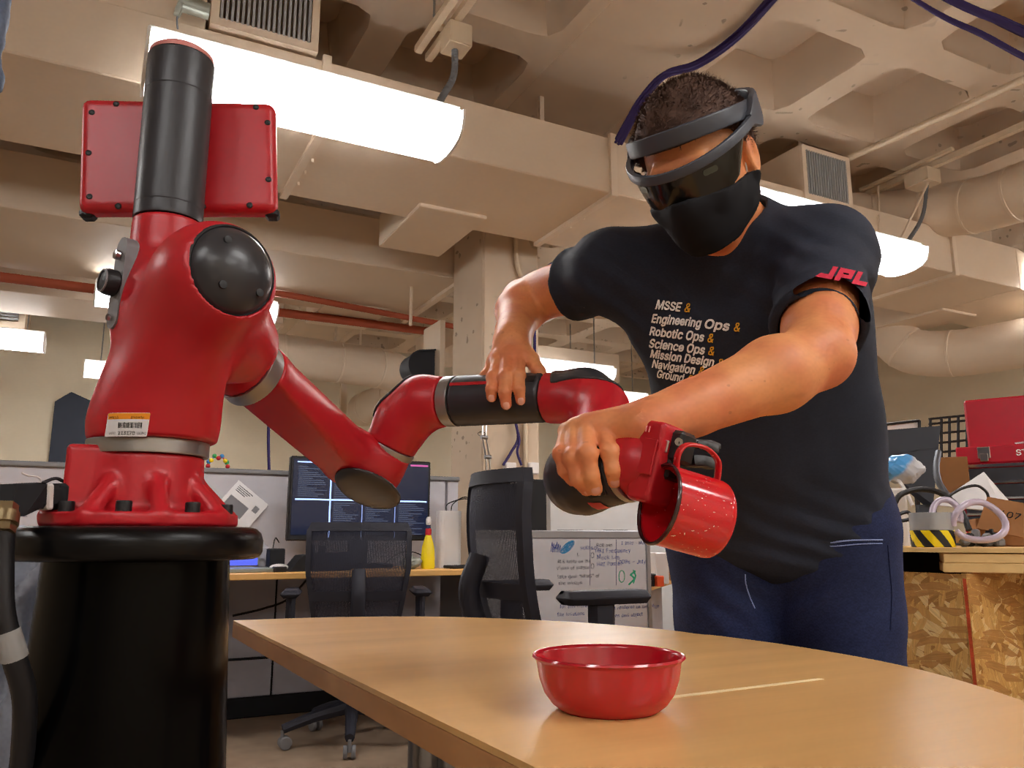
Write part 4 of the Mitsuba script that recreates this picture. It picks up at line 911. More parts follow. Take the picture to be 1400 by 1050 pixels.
f_ = np.array([[i * 6 + j, i * 6 + j + 1, (i + 1) * 6 + j + 1, (i + 1) * 6 + j] for i in range(11) for j in range(5)]); f_ = np.vstack([f_[:, [0, 1, 2]], f_[:, [0, 2, 3]]])
part(rb, 'red_inlay', trimesh.Trimesh(np.array(v), f_, process=False), 'm_robot', True, 'red inlay under the cuff')
bq = h0 + (h1 - h0) * .68 + (camH * math.cos(-.42) + upH * math.sin(-.42)) * .0405
nB = camH * math.cos(-.42) + upH * math.sin(-.42)
kb = part(rb, 'button_plate', box((.026, .003, .018), bq, np.stack([dH, nB, np.cross(dH, nB)], 1), .001), 'm_black')
part(kb, 'button', box((.0035, .003, .0135), bq + nB * .0015 + dH * .004, np.stack([unit(dH - .55 * np.cross(dH, nB) * 0), nB, np.cross(dH, nB)], 1), .001), 'm_white_plastic', label='white bar button')
part(rb, 'band', lathe([(.03, -.004), (.0405, -.004), (.041, -.003), (.041, .003), (.0405, .004), (.03, .004)], h1 + dH * .004, dH, 56), 'm_band', 40, 'silver ring')
fl_f = d_cap(h1 + dH * .006, h1 + dH * .022, .0385, .037)
fl_f = inter(fl_f, d_plane(h1 + dH * .0085, -dH), .001)
sdfpart(rb, 'tool_flange', fl_f, [h1, h1 + dH * .03], .05, 'm_robot', .0028)
# red gripper housing
RH = np.stack([dH, camH, np.cross(dH, camH)], 1)
if RH[2, 2] < 0: RH[:, 2] *= -1; RH[:, 0] *= 1
b0 = P(897, 634, .905)
axh = unit(P(905, 580, .90) - P(880, 690, .905)); dx_ = unit(dH - axh * (dH @ axh)); nz_ = np.cross(dx_, axh)
RG = np.stack([dx_, nz_, axh], 1)
if np.linalg.det(RG) < 0: RG[:, 1] *= -1
gh_f = unik((d_box(b0, (.0165, .022, .0455), RG, .005), 0))
gk = sdfpart(rb, 'gripper_housing', gh_f, [b0 - .065, b0 + .065], 0, 'm_robot', .0028, 'red gripper housing')
nF = RG[:, 1] if RG[1, 1] < 0 else -RG[:, 1]
part(gk, 'mark', cat(*[box((.0016, .001, .007), b0 + nF * .0262 + axh * .034 + dx_ * (s * .0022 - .002), RG, .0003) for s in (-1, 1)]), mat('m_mark', 'd98a88', .5, .4), label='two pale tally marks', kind='stuff')
part(gk, 'cover_plate', box((.018, .002, .040), b0 + nF * .0262 + axh * .004 + dx_ * .006, RG, .0008), 'm_robot')
# black gripper with two jaws
mat('m_jaw', '1b1b1e', .4, .5)
jb = P(926, 612, .90)
gj = part(rb, 'gripper_body', cat(box((.030, .030, .036), jb, RG, .004), box((.012, .036, .03), P(921, 640, .905), RG, .003)), 'm_jaw', 30, 'black gripper body')
part(gj, 'screw', lathe([(0, 0), (.0045, 0), (.0045, .0015), (.002, .0015), (.002, .0005), (0, .0005)], P(928, 604, .882), -unit(ray(928, 604)), 16), 'm_chrome')
part(gj, 'bracket', box((.009, .003, .014), P(909, 610, .886), RG, .001), 'm_chrome')
j0, j1 = P(935, 611, .91), P(972, 613, .915)
part(gj, 'jaw', cat(box((.046, .020, .015), P(955, 607, .915), np.stack([unit(j1 - j0), nF * -1, np.cross(unit(j1 - j0), nF * -1)], 1), .003), box((.016, .024, .019), P(968, 611, .91), np.stack([unit(j1 - j0), nF * -1, np.cross(unit(j1 - j0), nF * -1)], 1), .003)), 'm_jaw', 30)
part(gj, 'jaw', cat(box((.050, .020, .019), P(952, 632, .915), np.stack([unit(j1 - j0), nF * -1, np.cross(unit(j1 - j0), nF * -1)], 1), .003), box((.018, .026, .022), P(965, 632, .91), np.stack([unit(j1 - j0), nF * -1, np.cross(unit(j1 - j0), nF * -1)], 1), .003)), 'm_jaw', 30)

# ------------------------------------------------------------------ the mug
DM = 0.885
mc = P(940, 700, DM); wv = -unit(ray(940, 700)); xr = unit(np.cross(Z, wv)); yu = np.cross(wv, xr)
th = math.radians(62); aM = unit(math.sin(th) * (-.957 * xr + .292 * yu) + math.cos(th) * wv)   # from base to mouth
pxm = DM / ray(940, 700)[1] * 1.0 / FPX
rM, LM = 55 * pxm, 94 * pxm
mb = mc - aM * LM / 2
mg = thing('mug', 'red speckled enamel mug tipped over in the gripper above the bowl', 'mug')
part(mg, 'body', lathe([(0, .0005), (rM - .009, 0), (rM - .004, .0015), (rM - .001, .0055), (rM - .0002, .010), (rM, LM - .004), (rM - .0014, LM - .0035), (rM - .0018, .010), (rM - .006, .004), (0, .003)], mb, aM, 72), 'm_mug', 40)
part(mg, 'rim', lathe([(rM - .0022, LM - .0045), (rM + .0002, LM - .0045), (rM + .0016, LM - .0030), (rM + .0018, LM - .0012), (rM + .0006, LM + .0004), (rM - .0012, LM), (rM - .0022, LM - .002)], mb, aM, 72), 'm_mug_rim', 50, 'dark worn rim')
uM = unit(np.cross(np.cross(aM, unit(.30 * xr + yu + .05 * wv)), aM))
hp = lambda s, h: mb + aM * (LM * s) + uM * (rM + h)
hpts = spline([hp(.86, -.003), hp(.90, .012), hp(.84, .024), hp(.66, .0285), hp(.44, .0275), hp(.26, .019), hp(.20, .006), hp(.19, -.003)], 7)
tv = np.gradient(hpts, axis=0); tv /= np.linalg.norm(tv, axis=1, keepdims=True)
bn = np.cross(aM, uM); rows = []
for p, t in zip(hpts, tv):
    nn = np.cross(bn, t)
    for a in np.arange(10) * 2 * math.pi / 10: rows.append(p + bn * .0065 * math.cos(a) + nn * .0024 * math.sin(a))
n_ = 10; N_ = len(hpts); f_ = []
for k in range(N_ - 1):
    for i in range(n_):
        j = (i + 1) % n_; f_ += [[k * n_ + i, k * n_ + j, (k + 1) * n_ + j], [k * n_ + i, (k + 1) * n_ + j, (k + 1) * n_ + i]]
mh = trimesh.Trimesh(np.array(rows), np.array(f_), process=False)
if mh.volume < 0: mh.invert()
part(mg, 'handle', mh, 'm_mug', True)

# ------------------------------------------------------------------ the person
def skin_fn(p, n, uv):
    a = mikit.fbm(p.x * 18, p.y * 18, p.z * 18, 3) - 0.5; b = mikit.noise(p.x * 260, p.y * 260, p.z * 260) - 0.5
    frk = mikit.smoothstep(.86, .92, mikit.noise(p.x * 130 + 3, p.y * 130, p.z * 130)) * mikit.smoothstep(.45, .7, mikit.noise(p.x * 14, p.y * 14, p.z * 14))
    c = mikit.mix(mi.Color3f(*hexc('d9925f')), mi.Color3f(*hexc('cb764f')), mikit.smoothstep(-.2, .25, a))
    return c * (1 + .08 * b) * (1 - .18 * frk)
mat('m_skin', mikit.proc(skin_fn), 0.48, 0.4)
mat('m_nail', 'd79c82', .3, .5)
def cloth(c, d, s, fine, c2=None):
    c = np.array(hexc(c)); c2_ = np.array(hexc(c2)) if c2 else c * 1.25
    def fn(p, n, uv):
        k = mikit.fbm(p.x * s, p.y * s, p.z * s, 3); g = mikit.noise(p.x * fine, p.y * fine, p.z * fine) - .5
        return mikit.mix(mi.Color3f(*[float(x) for x in c]), mi.Color3f(*[float(x) for x in c2_]), k) * (1 + d * g)
    return mikit.proc(fn)
mat('m_shirt', cloth('20242e', .25, 9, 500, '2a2f3d'), .8, .25, sheen=.3)
mat('m_jeans', cloth('1a213c', .5, 7, 420, '232c52'), .8, .25, sheen=.2)
mat('m_mask', cloth('121216', .25, 12, 600), .8, .25, sheen=.2)
mat('m_hair', cloth('41302a', .5, 30, 300, '624a3f'), .75, .25)
mat('m_white_print', 'efedeb', .7, .3)
mat('m_gold_print', 'd9a032', .7, .3)
mat('m_red_print', 'c22c44', .7, .3)
def bounded(f, pts, pad):
    pts = np.asarray(pts); lo, hi = pts.min(0) - pad, pts.max(0) + pad
    def g(p):
        d = np.linalg.norm(np.maximum(np.maximum(lo - p, p - hi), 0), axis=1); o = d + .03; m = d < .04
        if m.any(): o[m] = f(p[m])
        return o
    return g
Ff = unit([-.45, -.89, 0]); Ll = np.array([-Ff[1], Ff[0], 0])       # facing, and the person's left
S0, S1, S2, S3 = np.array([.500, 1.545, .93]), np.array([.470, 1.485, 1.10]), np.array([.425, 1.385, 1.285]), P(1000, 318, 1.30)
shL, shR = P(1123, 352, 1.225), P(838, 372, 1.395)
elL, wrL = P(1118, 488, 1.02), P(893, 580, .925)
elR, wrR = P(714, 412, 1.63), P(700, 466, 1.395)
# hands: joints picked finger by finger
left_f = {'index': [(822, 585, .940), (834, 618, .907), (838, 642, .905), (840, 658, .912)], 'middle': [(801, 584, .945), (803, 620, .903), (808, 650, .905), (814, 668, .912)],
          'ring': [(786, 586, .952), (783, 626, .912), (790, 655, .912), (802, 669, .920)], 'pinky': [(775, 590, .962), (767, 620, .926), (772, 643, .926), (783, 657, .932)]}
right_f = {'index': [(709, 492, 1.352), (709, 514, 1.314), (710, 532, 1.302), (712, 547, 1.305)], 'middle': [(694, 491, 1.356), (691, 516, 1.316), (690, 537, 1.302), (692, 553, 1.306)],
           'ring': [(681, 494, 1.364), (674, 516, 1.326), (672, 532, 1.312), (672, 543, 1.314)], 'pinky': [(673, 499, 1.385), (664, 514, 1.37), (661, 527, 1.365), (662, 536, 1.365)]}
left_t = [(868, 590, .962), (848, 600, 1.000), (830, 612, 1.022), (812, 626, 1.026)]
right_t = [(716, 482, 1.385), (727, 492, 1.350), (736, 508, 1.328), (743, 519, 1.322)]
def hand_f(F_, Tm, wr, k):
    fs = []; pts = []
    mcp = {n_: P(*j[0]) for n_, j in F_.items()}
    palm = [(d_cap(wr, m_ + (wr - m_) * .12, .0235 * k, .0125 * k), .012) for m_ in mcp.values()]
    mc_ = [mcp[n_] for n_ in ('index', 'middle', 'ring', 'pinky')]
    for a, b in zip(mc_[:-1], mc_[1:]): palm.append((d_cap(a + (wr - a) * .15, b + (wr - b) * .15, .0118 * k, .0118 * k), .010))
    tj = [P(*j) for j in Tm]
    palm.append((d_cap(wr + (tj[0] - wr) * .3, tj[1], .019 * k, .0125 * k), .014))
    hf = unik(*palm)
    for n_, j in F_.items():
        q = [P(*x) for x in j]; r = {'index': .0098, 'middle': .0102, 'ring': .0096, 'pinky': .0086}[n_] * k
        rs = [r * 1.12, r * 1.04, r * .94, r * .84]
        ch = chain(q, rs, .004)
        kn = d_ball(q[0] + (q[0] - q[1]) * .02, r * 1.22); pip = d_ball(q[1], r * 1.09)
        fs.append(unik((ch, 0), (kn, .006), (pip, .005))); pts += q
    q = tj; fs.append(chain(q, [.0135 * k, .0118 * k, .0112 * k, .0092 * k], .005)); pts += q
    f = unik((hf, 0), *[(x, .003) for x in fs])
    return f, pts + [wr]
hL, hLp = hand_f(left_f, left_t, wrL + (P(822, 585, .94) - wrL) * .10, 1.0)
hR, hRp = hand_f(right_f, right_t, wrR, 1.08)
def arm(sh, el, wr, hand, hp_, k, kr, ax):
    d = unit(wr - el); m = el + (wr - el) * .28
    fa = unik((d_cap(sh, el + (el - sh) * -.05, .052 * k, .043 * k), 0), (d_cap(sh + (el - sh) * .3, sh + (el - sh) * .75, .050 * k, .047 * k), .02),
              (d_cap(el, m, .041 * k, .0455 * k), .025), (d_cap(m, wr - d * .02, .0455 * k, .0295 * k * kr), .02), (d_cap(wr - d * .06, wr + d * .012, .0295 * k * kr, .0275 * k * kr), .015))
    fa = bounded(fa, [sh, el, wr], .07)
    return unik((fa, 0), (bounded(hand, hp_, .03), .012))
armL = arm(shL, elL, wrL, hL, hLp, 1.0, 1.0, None)
armR = arm(shR, elR, wrR, hR, hRp, 1.0, 1.05, None)
# head frame: X to the person's left, Y forward, Z up
HCn = P(955, 226, 1.185)
fy = unit([-.56, -.83, 0]); tilt = math.radians(38); fw = unit(fy * math.cos(tilt) - Z * math.sin(tilt)); hu = unit(fy * math.sin(tilt) + Z * math.cos(tilt)); hx = np.cross(fw, hu)
rl = math.radians(-3.0); hx, hu = hx * math.cos(rl) + hu * math.sin(rl), hu * math.cos(rl) - hx * math.sin(rl)
HR = np.stack([hx, fw, hu], 1)                           # person's left is hx when right handed
if hx @ Ll < 0: HR[:, 0] *= -1
H = lambda x, y, z: HCn + HR @ np.array([x, y, z])
HS = 1.0
skull = d_ell(H(0, -.012, .034), np.array([.0765, .099, .088]) * HS, HR)
head_f = unik((skull, 0), (d_ell(H(0, .028, -.032), (.066, .072, .088), HR), .03), (d_cap(H(0, .040, -.085), H(0, .066, -.096), .036, .024), .035), (d_cap(H(-.045, .0, -.06), H(.045, .0, -.06), .03, .03), .03),
              (d_cap(H(0, .098, .004), H(0, .113, -.030), .008, .0125), .014), (d_cap(H(-.011, .104, -.034), H(.011, .104, -.034), .008, .008), .008),
              (d_cap(H(-.036, .088, .022), H(.036, .088, .022), .010, .010), .014), (d_cap(H(-.04, .078, -.03), H(-.045, .06, -.03), .018, .018), .02), (d_cap(H(.04, .078, -.03), H(.045, .06, -.03), .018, .018), .02),
              (d_cap(H(-.02, .089, -.062), H(.02, .089, -.062), .0075, .0075), .008))
for s in (-1, 1):
    head_f = sub(head_f, d_ball(H(s * .032, .104, .0), .012), .012)
    head_f = unik((head_f, 0), (d_ball(H(s * .032, .082, .0), .0125), .004))
    ear = sub(d_ell(H(s * .080, -.008, -.010), (.011, .021, .033), HR), d_ell(H(s * .090, -.004, -.010), (.008, .012, .022), HR), .004)
    head_f = unik((head_f, 0), (ear, .006), (d_ell(H(s * .077, -.002, -.038), (.007, .010, .011), HR), .006))
neck_f = unik((d_cap(H(0, -.028, -.06), S3 + [0, .0, -.01], .055, .062), 0), (d_cap(S3 + [0, 0, -.02], S2, .07, .09), .03), (d_cap(shL, shR, .05, .05), .04))
headneck = unik((bounded(head_f, [H(x, y, z) for x in (-.1, .1) for y in (-.12, .13) for z in (-.13, .13)], .03), 0), (neck_f, .035))
cut_low = d_plane(S2 + [0, 0, .02], [0, 0, -1])
body_f2 = unik((inter(headneck, cut_low, .01), 0), (armL, .02), (armR, .02))
pr = thing('person', 'man in a dark printed t-shirt, jeans, black face mask and headset, leaning over the table with both hands on the robot arm', 'person')
labels[pr]['label'] = 'person in dark printed t-shirt and jeans with a black mask, both hands on the robot'
allp = np.array(hLp + hRp + [shL, shR, elL, elR, S2, S3, H(0, 0, .13), H(0, .13, 0), H(0, -.12, 0), H(.1, 0, 0), H(-.1, 0, 0)])
bm = mesh_sdf(body_f2, allp.min(0) - .06, allp.max(0) + .06, .0027, 12); relax(bm, 1)
print('body', len(bm.vertices))
part(pr, 'body', bm, 'm_skin', True)
def nail(q, tip, prev, w):
    d = unit(tip - prev); n = -unit(q - O); n = unit(n - d * (n @ d)); s = np.cross(d, n)
    m = trimesh.creation.icosphere(2, 1.0); m.vertices = m.vertices * (w, w * 1.25, .0022)
    return xf(m, np.stack([s, d, n], 1), q)
for F_, k in ((left_f, 1.0), (right_f, 1.08)):
    for n_ in ('index', 'middle', 'ring'):
        a, b = P(*F_[n_][2]), P(*F_[n_][3]); c_ = b + (b - a) * .10; v_ = unit(O - c_)
        r = {'index': .0098, 'middle': .0102, 'ring': .0096}[n_] * k * .84
        part(pr, 'fingernail', nail(c_ + v_ * (r - .0012), b, a, r * .62), 'm_nail', True)

# t-shirt
def torso(g):
    c = []
    L0, L1, L2 = Ll * .082, Ll * .074, Ll * .078
    for s in (-1, 1):
        c += [(d_cap(S0 + s * L0, S1 + s * L1, .112 + g, .108 + g), .05), (d_cap(S1 + s * L1, S2 + s * L2 - Ff * .005, .108 + g, .108 + g), .05)]
    c += [(d_cap(S0 + Ff * .02, S1 + Ff * .025, .11 + g, .115 + g), .05), (d_cap(S1 + Ff * .02, S2 + Ff * .02, .11 + g, .10 + g), .05)]
    c += [(d_cap(S2 + Z * .02, S3 - Z * .02 - Ff * .02, .10 + g, .075 + g), .05), (d_cap(S3 - Z * .03 - Ff * .02, shL, .062 + g, .056 + g), .05), (d_cap(S3 - Z * .03 - Ff * .02, shR, .062 + g, .054 + g), .05),
          (d_cap(S2 + Ll * .06, shL, .095 + g, .058 + g), .05), (d_cap(S2 - Ll * .06, shR, .095 + g, .056 + g), .05)]
    return unik((c[0][0], 0), *c[1:])
dL, dR = unit(elL - shL), unit(elR - shR)
def folds(p):
    q = p - S2; u_, w_, z_ = q @ Ll, q @ Ff, q[:, 2]
    n1 = meshkit.fbm(np.stack([u_ * 9 + z_ * 5, w_ * 9, z_ * 5 - u_ * 6], 1), 2, 5) - .5
    low = np.clip((1.02 - p[:, 2]) / .10, 0, 1)
    rid = np.sin((p[:, 2] + .30 * (u_ + .1) - .25 * w_) * 150 + 7 * n1) * .0032 * low
    pit = np.exp(-((p - (shL + Ff * .05 - Z * .09)) ** 2).sum(1) / .010) + np.exp(-((p - (shR + Ff * .04 - Z * .09)) ** 2).sum(1) / .010)
    fan = np.sin((u_ * .9 + z_ * 1.0) * 120 + 6 * n1) * .0028 * pit
    return n1 * .016 + rid * .75 + fan * 1.6
slL, slR = shL + dL * .232, shR + dR * .105
sleeve = unik((d_cap(shL - dL * .01, slL + dL * .03, .066, .063), 0))
sleeve2 = unik((d_cap(shR - dR * .01, slR + dR * .03, .064, .072), 0))
shirt_out = unik((torso(.013), 0), (inter(sleeve, d_plane(slL, dL), .006), .035), (inter(sleeve2, d_plane(slR, dR), .006), .035))
shirt_f = lambda p: shirt_out(p) + folds(p)
hem_n = unit(np.array([.10, -.0, -1.0]))
hemP = P(1035, 777, 1.40)
shirt_c = inter(shirt_f, d_plane(np.array([.44, 1.42, .862]), unit(np.array([-.42, -.42, -1.0])) * 1.0), .006)
shirt_c = sub(shirt_c, d_cyl(slL - dL * .04, slL + dL * .06, .050, .058), .004)
shirt_c = sub(shirt_c, d_cyl(slR - dR * .035, slR + dR * .06, .0535, .060), .004)
nd = unit(H(0, -.028, -.06) - S3)
shirt_c = sub(shirt_c, d_cyl(S3 + nd * .004, S3 + nd * .15, .0665, .075), .006)
sp_pts = [S0 - [.25, .22, .12], S0 + [.25, .2, 0], S3 + nd * .06, shL + .1, shL - .1, slL, slR, shR + .09, shR - .09]
ts = sdfpart(pr, 't_shirt', shirt_c, sp_pts, .03, 'm_shirt', .0042, 'dark navy t-shirt with white lettering')
part(ts, 'collar', tube(np.array([S3 + nd * .012 + .0690 * (math.cos(a) * frame(nd)[:, 0] + math.sin(a) * frame(nd)[:, 1]) for a in np.linspace(0, 2 * math.pi, 48, endpoint=False)]), .0055, 8, True), 'm_shirt', True)

def printed(f, polys, o, ex_, ey_, d, m, off=.0030, start=-.06):
    out = []
    for g in polys:
        for h in getattr(g, 'geoms', [g]):
            if h.area < 1e-9: continue
            v, fc_ = trimesh.creation.triangulate_polygon(h.simplify(.00025).segmentize(.005), engine='earcut'); out.append(trimesh.Trimesh(np.column_stack([v, np.zeros(len(v))]), fc_, process=False).subdivide_to_size(.008))
    mm = cat(out); p = onto(f, o + mm.vertices[:, :1] * ex_ + mm.vertices[:, 1:2] * ey_ + d * start, d, 34); e = 1e-3
    n = np.stack([f(p + np.eye(3)[k] * e) - f(p - np.eye(3)[k] * e) for k in range(3)], 1); n /= np.linalg.norm(n, axis=1, keepdims=True) + 1e-9
    mm.vertices = p + n * off
    return mm
def tp(s, h, bold=False, shear=0.0):
    m = meshkit.text_mesh(s, h, .001, bold); f = m.faces[m.face_normals[:, 2] > .9]
    g = shapely.unary_union([sg.Polygon(m.vertices[t][:, :2]).buffer(1e-5) for t in f])
    return affinity.skew(g, xs=shear, origin=(0, 0)) if shear else g
dch = unit(ray(940, 460)); Dc = 1.24
cx_, cy_ = unit(P(1000, 428, Dc) - P(893, 415, Dc)), None
cy_ = unit(np.cross(cx_, dch)); cy_ = cy_ if cy_[2] > 0 else -cy_
mm_ = Dc / FPX                                           # metres on the chest for one of the photograph's pixels
lines_ = [(893, 419, [('MSSE', 0, False), ('&', 44, True)]), (888, 438, [('Engineering', 0, False), ('Ops', 79, False), ('&', 121, True)]), (885, 457, [('Robotic Ops', 0, False), ('&', 88, True)]),
          (885, 475, [('Science Ops', 0, False), ('&', 90, True)]), (887, 491, [('Mission Design', 0, False), ('&', 102, True)]), (890, 507, [('Navigation', 0, False), ('&', 72, True)]), (898, 523, [('Ground', 0, False), ('&', 48, True)])]
WD = {'MSSE': 40, 'Engineering': 76, 'Ops': 37, 'Robotic Ops': 84, 'Science Ops': 86, 'Mission Design': 98, 'Navigation': 68, 'Ground': 44, '&': 9.5}
wh, go = [], []
for x, y, ws in lines_:
    o2 = P(x, y, Dc) - P(893, 415, Dc); ox, oy = o2 @ cx_, o2 @ cy_
    for s, dx, gold in ws:
        g = tp(s, 12.5 * mm_, not gold, 8).buffer(.35 * mm_); wd_ = WD.get(s)
        if wd_: g = affinity.scale(g, wd_ * mm_ / g.bounds[2], 1, origin=(0, 0))
        (go if gold else wh).append(affinity.translate(g, ox + dx * mm_, oy))
fs_ = shirt_f
part(ts, 'lettering', printed(fs_, wh, P(893, 415, Dc), cx_, cy_, dch, None), 'm_white_print', True, 'white lettering on the chest', 'stuff')
part(ts, 'ampersand', printed(fs_, go, P(893, 415, Dc), cx_, cy_, dch, None), 'm_gold_print', True, 'golden ampersands ending the lines', 'stuff')
djp = unit(ray(1150, 378)); Dj = 1.10
jx = unit(P(1172, 384, Dj) - P(1120, 374, Dj)); jy = unit(np.cross(jx, djp)); jy = jy if jy[2] > 0 else -jy
mj = Dj / FPX; B = lambda x0, y0, x1, y1: sg.box(x0 * mj, y0 * mj, x1 * mj, y1 * mj)
jp = [affinity.skew(shapely.unary_union([B(12, 0, 19, 17), poly([(-2 * mj, -1 * mj), (19 * mj, -1 * mj), (19 * mj, 5 * mj), (2 * mj, 5 * mj)])]), xs=14, origin=(0, 0)),
      affinity.skew(shapely.unary_union([B(22, -1, 29, 17), B(22, 11, 42, 17), B(36, 5, 42, 17), B(26, 4, 42, 9)]), xs=14, origin=(0, 0)), affinity.skew(shapely.unary_union([B(45, -1, 52, 17), B(45, -1, 64, 5)]), xs=14, origin=(0, 0))]
part(ts, 'sleeve_print', printed(shirt_f, jp, P(1119, 380, Dj), jx, jy, djp, None, .0032), 'm_red_print', True, 'red JPL letters on the left sleeve', 'stuff')

# jeans and shoes
kn = [np.array([.50, 1.50, .50]), None]
def leg(s):
    hip = S0 + Ll * s * .095 + [0, 0, -.02]; knee = np.array([.50, 1.50, .50]) + Ll * s * .105 + Ff * .0; ank = np.array([.50, 1.56, .085]) + Ll * s * .125
    return hip, knee, ank
jf = []
for s in (-1, 1):
    h_, k_, a_ = leg(s); jf += [(d_cap(h_, h_ + (k_ - h_) * .35, .118, .101), .03), (d_cap(h_ + (k_ - h_) * .35, k_, .101, .074), .02), (d_cap(k_, a_ + [0, 0, .02], .072, .062), .02)]
jf += [(d_cap(S0 - Ll * .085 + Z * .05, S0 + Ll * .085 + Z * .05, .108, .108), .05), (d_cap(S0 - Ll * .07 - Ff * .03, S0 + Ll * .07 - Ff * .03, .115, .115), .05)]
jraw = unik((jf[0][0], 0), *jf[1:])
def jfold(p):
    q = p - S0; u_, w_, z_ = q @ Ll, q @ Ff, q[:, 2]; n1 = meshkit.fbm(np.stack([u_ * 10, w_ * 10, z_ * 10], 1), 2, 9) - .5
    cr = np.exp(-((np.abs(u_) - .02) ** 2 / .012 + (z_ + .10) ** 2 / .006))
    return n1 * .007 + np.sin((z_ * 1.0 - np.abs(u_) * .9) * 105 + 5 * n1) * .0042 * cr + np.sin(z_ * 90 + 9 * n1) * .002 * np.clip((.62 - p[:, 2]) / .1, 0, 1)
jeans_f = lambda p: jraw(p) + jfold(p)
jcut = inter(jeans_f, d_plane(S0 + Z * .085, Z), .004)
lp_ = [leg(s)[2] for s in (-1, 1)]
jn = sdfpart(pr, 'jeans', inter(jcut, d_plane([0, 0, .055], -Z), .004), [S0 + [.25, .2, .1], S0 - [.25, .25, 0]] + lp_, .06, 'm_jeans', .0052, 'dark blue jeans')
def seam(parent, name, pts, r, m, lab=None):
    p = np.array([P(x, y, 1.30) for x, y in pts]); p = spline(p, 6); d = unit(ray(pts[0][0], pts[0][1])); q = onto(jeans_f, p, d, 70)
    part(parent, name, tube(q - d * r * .6, r, 6), m, True, lab)
mat('m_stitch', '7f8db8', .8, .2)
seam(jn, 'pocket_edge', [(1108, 739), (1135, 742), (1165, 739), (1213, 738)], .0016, 'm_stitch', 'pale worn pocket edge')
seam(jn, 'pocket_edge', [(1108, 743), (1140, 747), (1180, 744), (1213, 743)], .0011, 'm_stitch')
seam(jn, 'fly_seam', [(1019, 785), (1020, 800), (1026, 820), (1034, 838)], .0012, 'm_stitch', 'pale fly seam')
seam(jn, 'side_seam', [(1214, 745), (1217, 780), (1220, 820), (1218, 870)], .0014, 'm_jeans')
for s in (-1, 1):
    a_ = leg(s)[2]; d = unit(Ff + Ll * s * .15)
    sf = unik((d_cap(a_ + [0, 0, -.02] - d * .03, a_ - [0, 0, .045] + d * .02, .045, .042), 0), (d_cap(a_ * [1, 1, 0] + [0, 0, .042] + d * .02, a_ * [1, 1, 0] + [0, 0, .038] + d * .165, .043, .036), .03))
    sf = inter(sf, d_plane([0, 0, .004], -Z), .004)
    k = sdfpart(pr, 'shoe', sf, [a_ - d * .1, a_ + d * .24, a_ * [1, 1, 0]], .05, 'm_black_matt', .006)

# hair: a short brown cap over the skull with loose strands
def hair_shape(p):
    q = (p - HCn) @ HR; n1 = meshkit.fbm(q * [60, 22, 40], 2, 3) - .5
    return skull(p) - .011 + n1 * .007
def hairline(p):
    q = (p - HCn) @ HR
    front = (q[:, 2] - .066) + (q[:, 1] - .075) * -1.1      # forehead line
    side = q[:, 2] - (.052 - .020 * np.clip((.05 - q[:, 1]) / .05, 0, 1) - .075 * np.clip((.025 - q[:, 1]) / .09, 0, 1))
    return -np.minimum(side, .2 * 0 + side)
hair_f = lambda p: np.maximum(hair_shape(p), np.maximum(hairline(p), -(skull(p) + .004)))
hp_ = [H(x, y, z) for x in (-.1, .1) for y in (-.12, .12) for z in (-.08, .14)]
hr = sdfpart(pr, 'hair', hair_f, hp_, .01, 'm_hair', .0028, 'short brown hair')
rg = np.random.RandomState(11)
hm = mesh_sdf(hair_f, np.min(hp_, 0), np.max(hp_, 0), .006); vi = rg.randint(0, len(hm.vertices), 9000); vn = np.array(hm.vertex_normals)[vi]; vp = np.array(hm.vertices)[vi]
ok = ((vp - H(0, -.01, .034)) * vn).sum(1) > .02; vp, vn = vp[ok], vn[ok]
comb = unit(HR @ np.array([.25, .75, .15])); fl_ = vn * .45 + (comb - vn * (vn @ comb)[:, None]) * .8 + rg.normal(0, .18, vn.shape); fl_ /= np.linalg.norm(fl_, axis=1, keepdims=True)
ln = rg.uniform(.008, .017, len(vp))[:, None]; sd = np.cross(fl_, vn); sd /= np.linalg.norm(sd, axis=1, keepdims=True) + 1e-9
a = vp - vn * .001; tri = np.stack([a - sd * .00055, a + sd * .00055, a + fl_ * ln * .6 + vn * .002 + sd * .0003, a + fl_ * ln + vn * .001], 1).reshape(-1, 3); i = np.arange(len(vp)) * 4
part(hr, 'strands', trimesh.Trimesh(tri, np.concatenate([np.stack([i, i + 1, i + 2], 1), np.stack([i, i + 2, i + 3], 1)]), process=False), 'm_hair', True, kind='stuff')

# mask with ear loops
def mask_f(p):
    q = (p - HCn) @ HR; o = grow(head_f, .0065)(p); o2 = d_ell(H(0, .075, -.052), (.036, .052, .052), HR)(p); o = smin(o, o2, .04)
    top = q[:, 2] - (-.020 - .16 * np.clip(np.abs(q[:, 0]) - .012, 0, 1) - .0 * q[:, 1]); back = .004 - q[:, 1]; bot = -(q[:, 2] + .118) 
    return np.maximum(np.maximum(o, np.maximum(top, back)), np.maximum(bot, -(head_f(p) - .001))) + (meshkit.fbm(q * 28, 2, 8) - .5) * .003
fm = sdfpart(pr, 'face_mask', mask_f, [H(x, y, z) for x in (-.085, .085) for y in (0, .14) for z in (-.13, 0)], .01, 'm_mask', .0028, 'black cloth face mask')
mat('m_elastic', 'd4cdc8', .8, .3)
for s in (1, -1):
    part(fm, 'ear_loop', tube(spline([H(s * .072, .012, -.030), H(s * .0775, .002, .012), H(s * .079, -.014, .028), H(s * .080, -.032, .0), H(s * .077, -.028, -.035), H(s * .070, .008, -.072)]), .0014, 6), 'm_elastic', True, 'pale elastic ear loop')

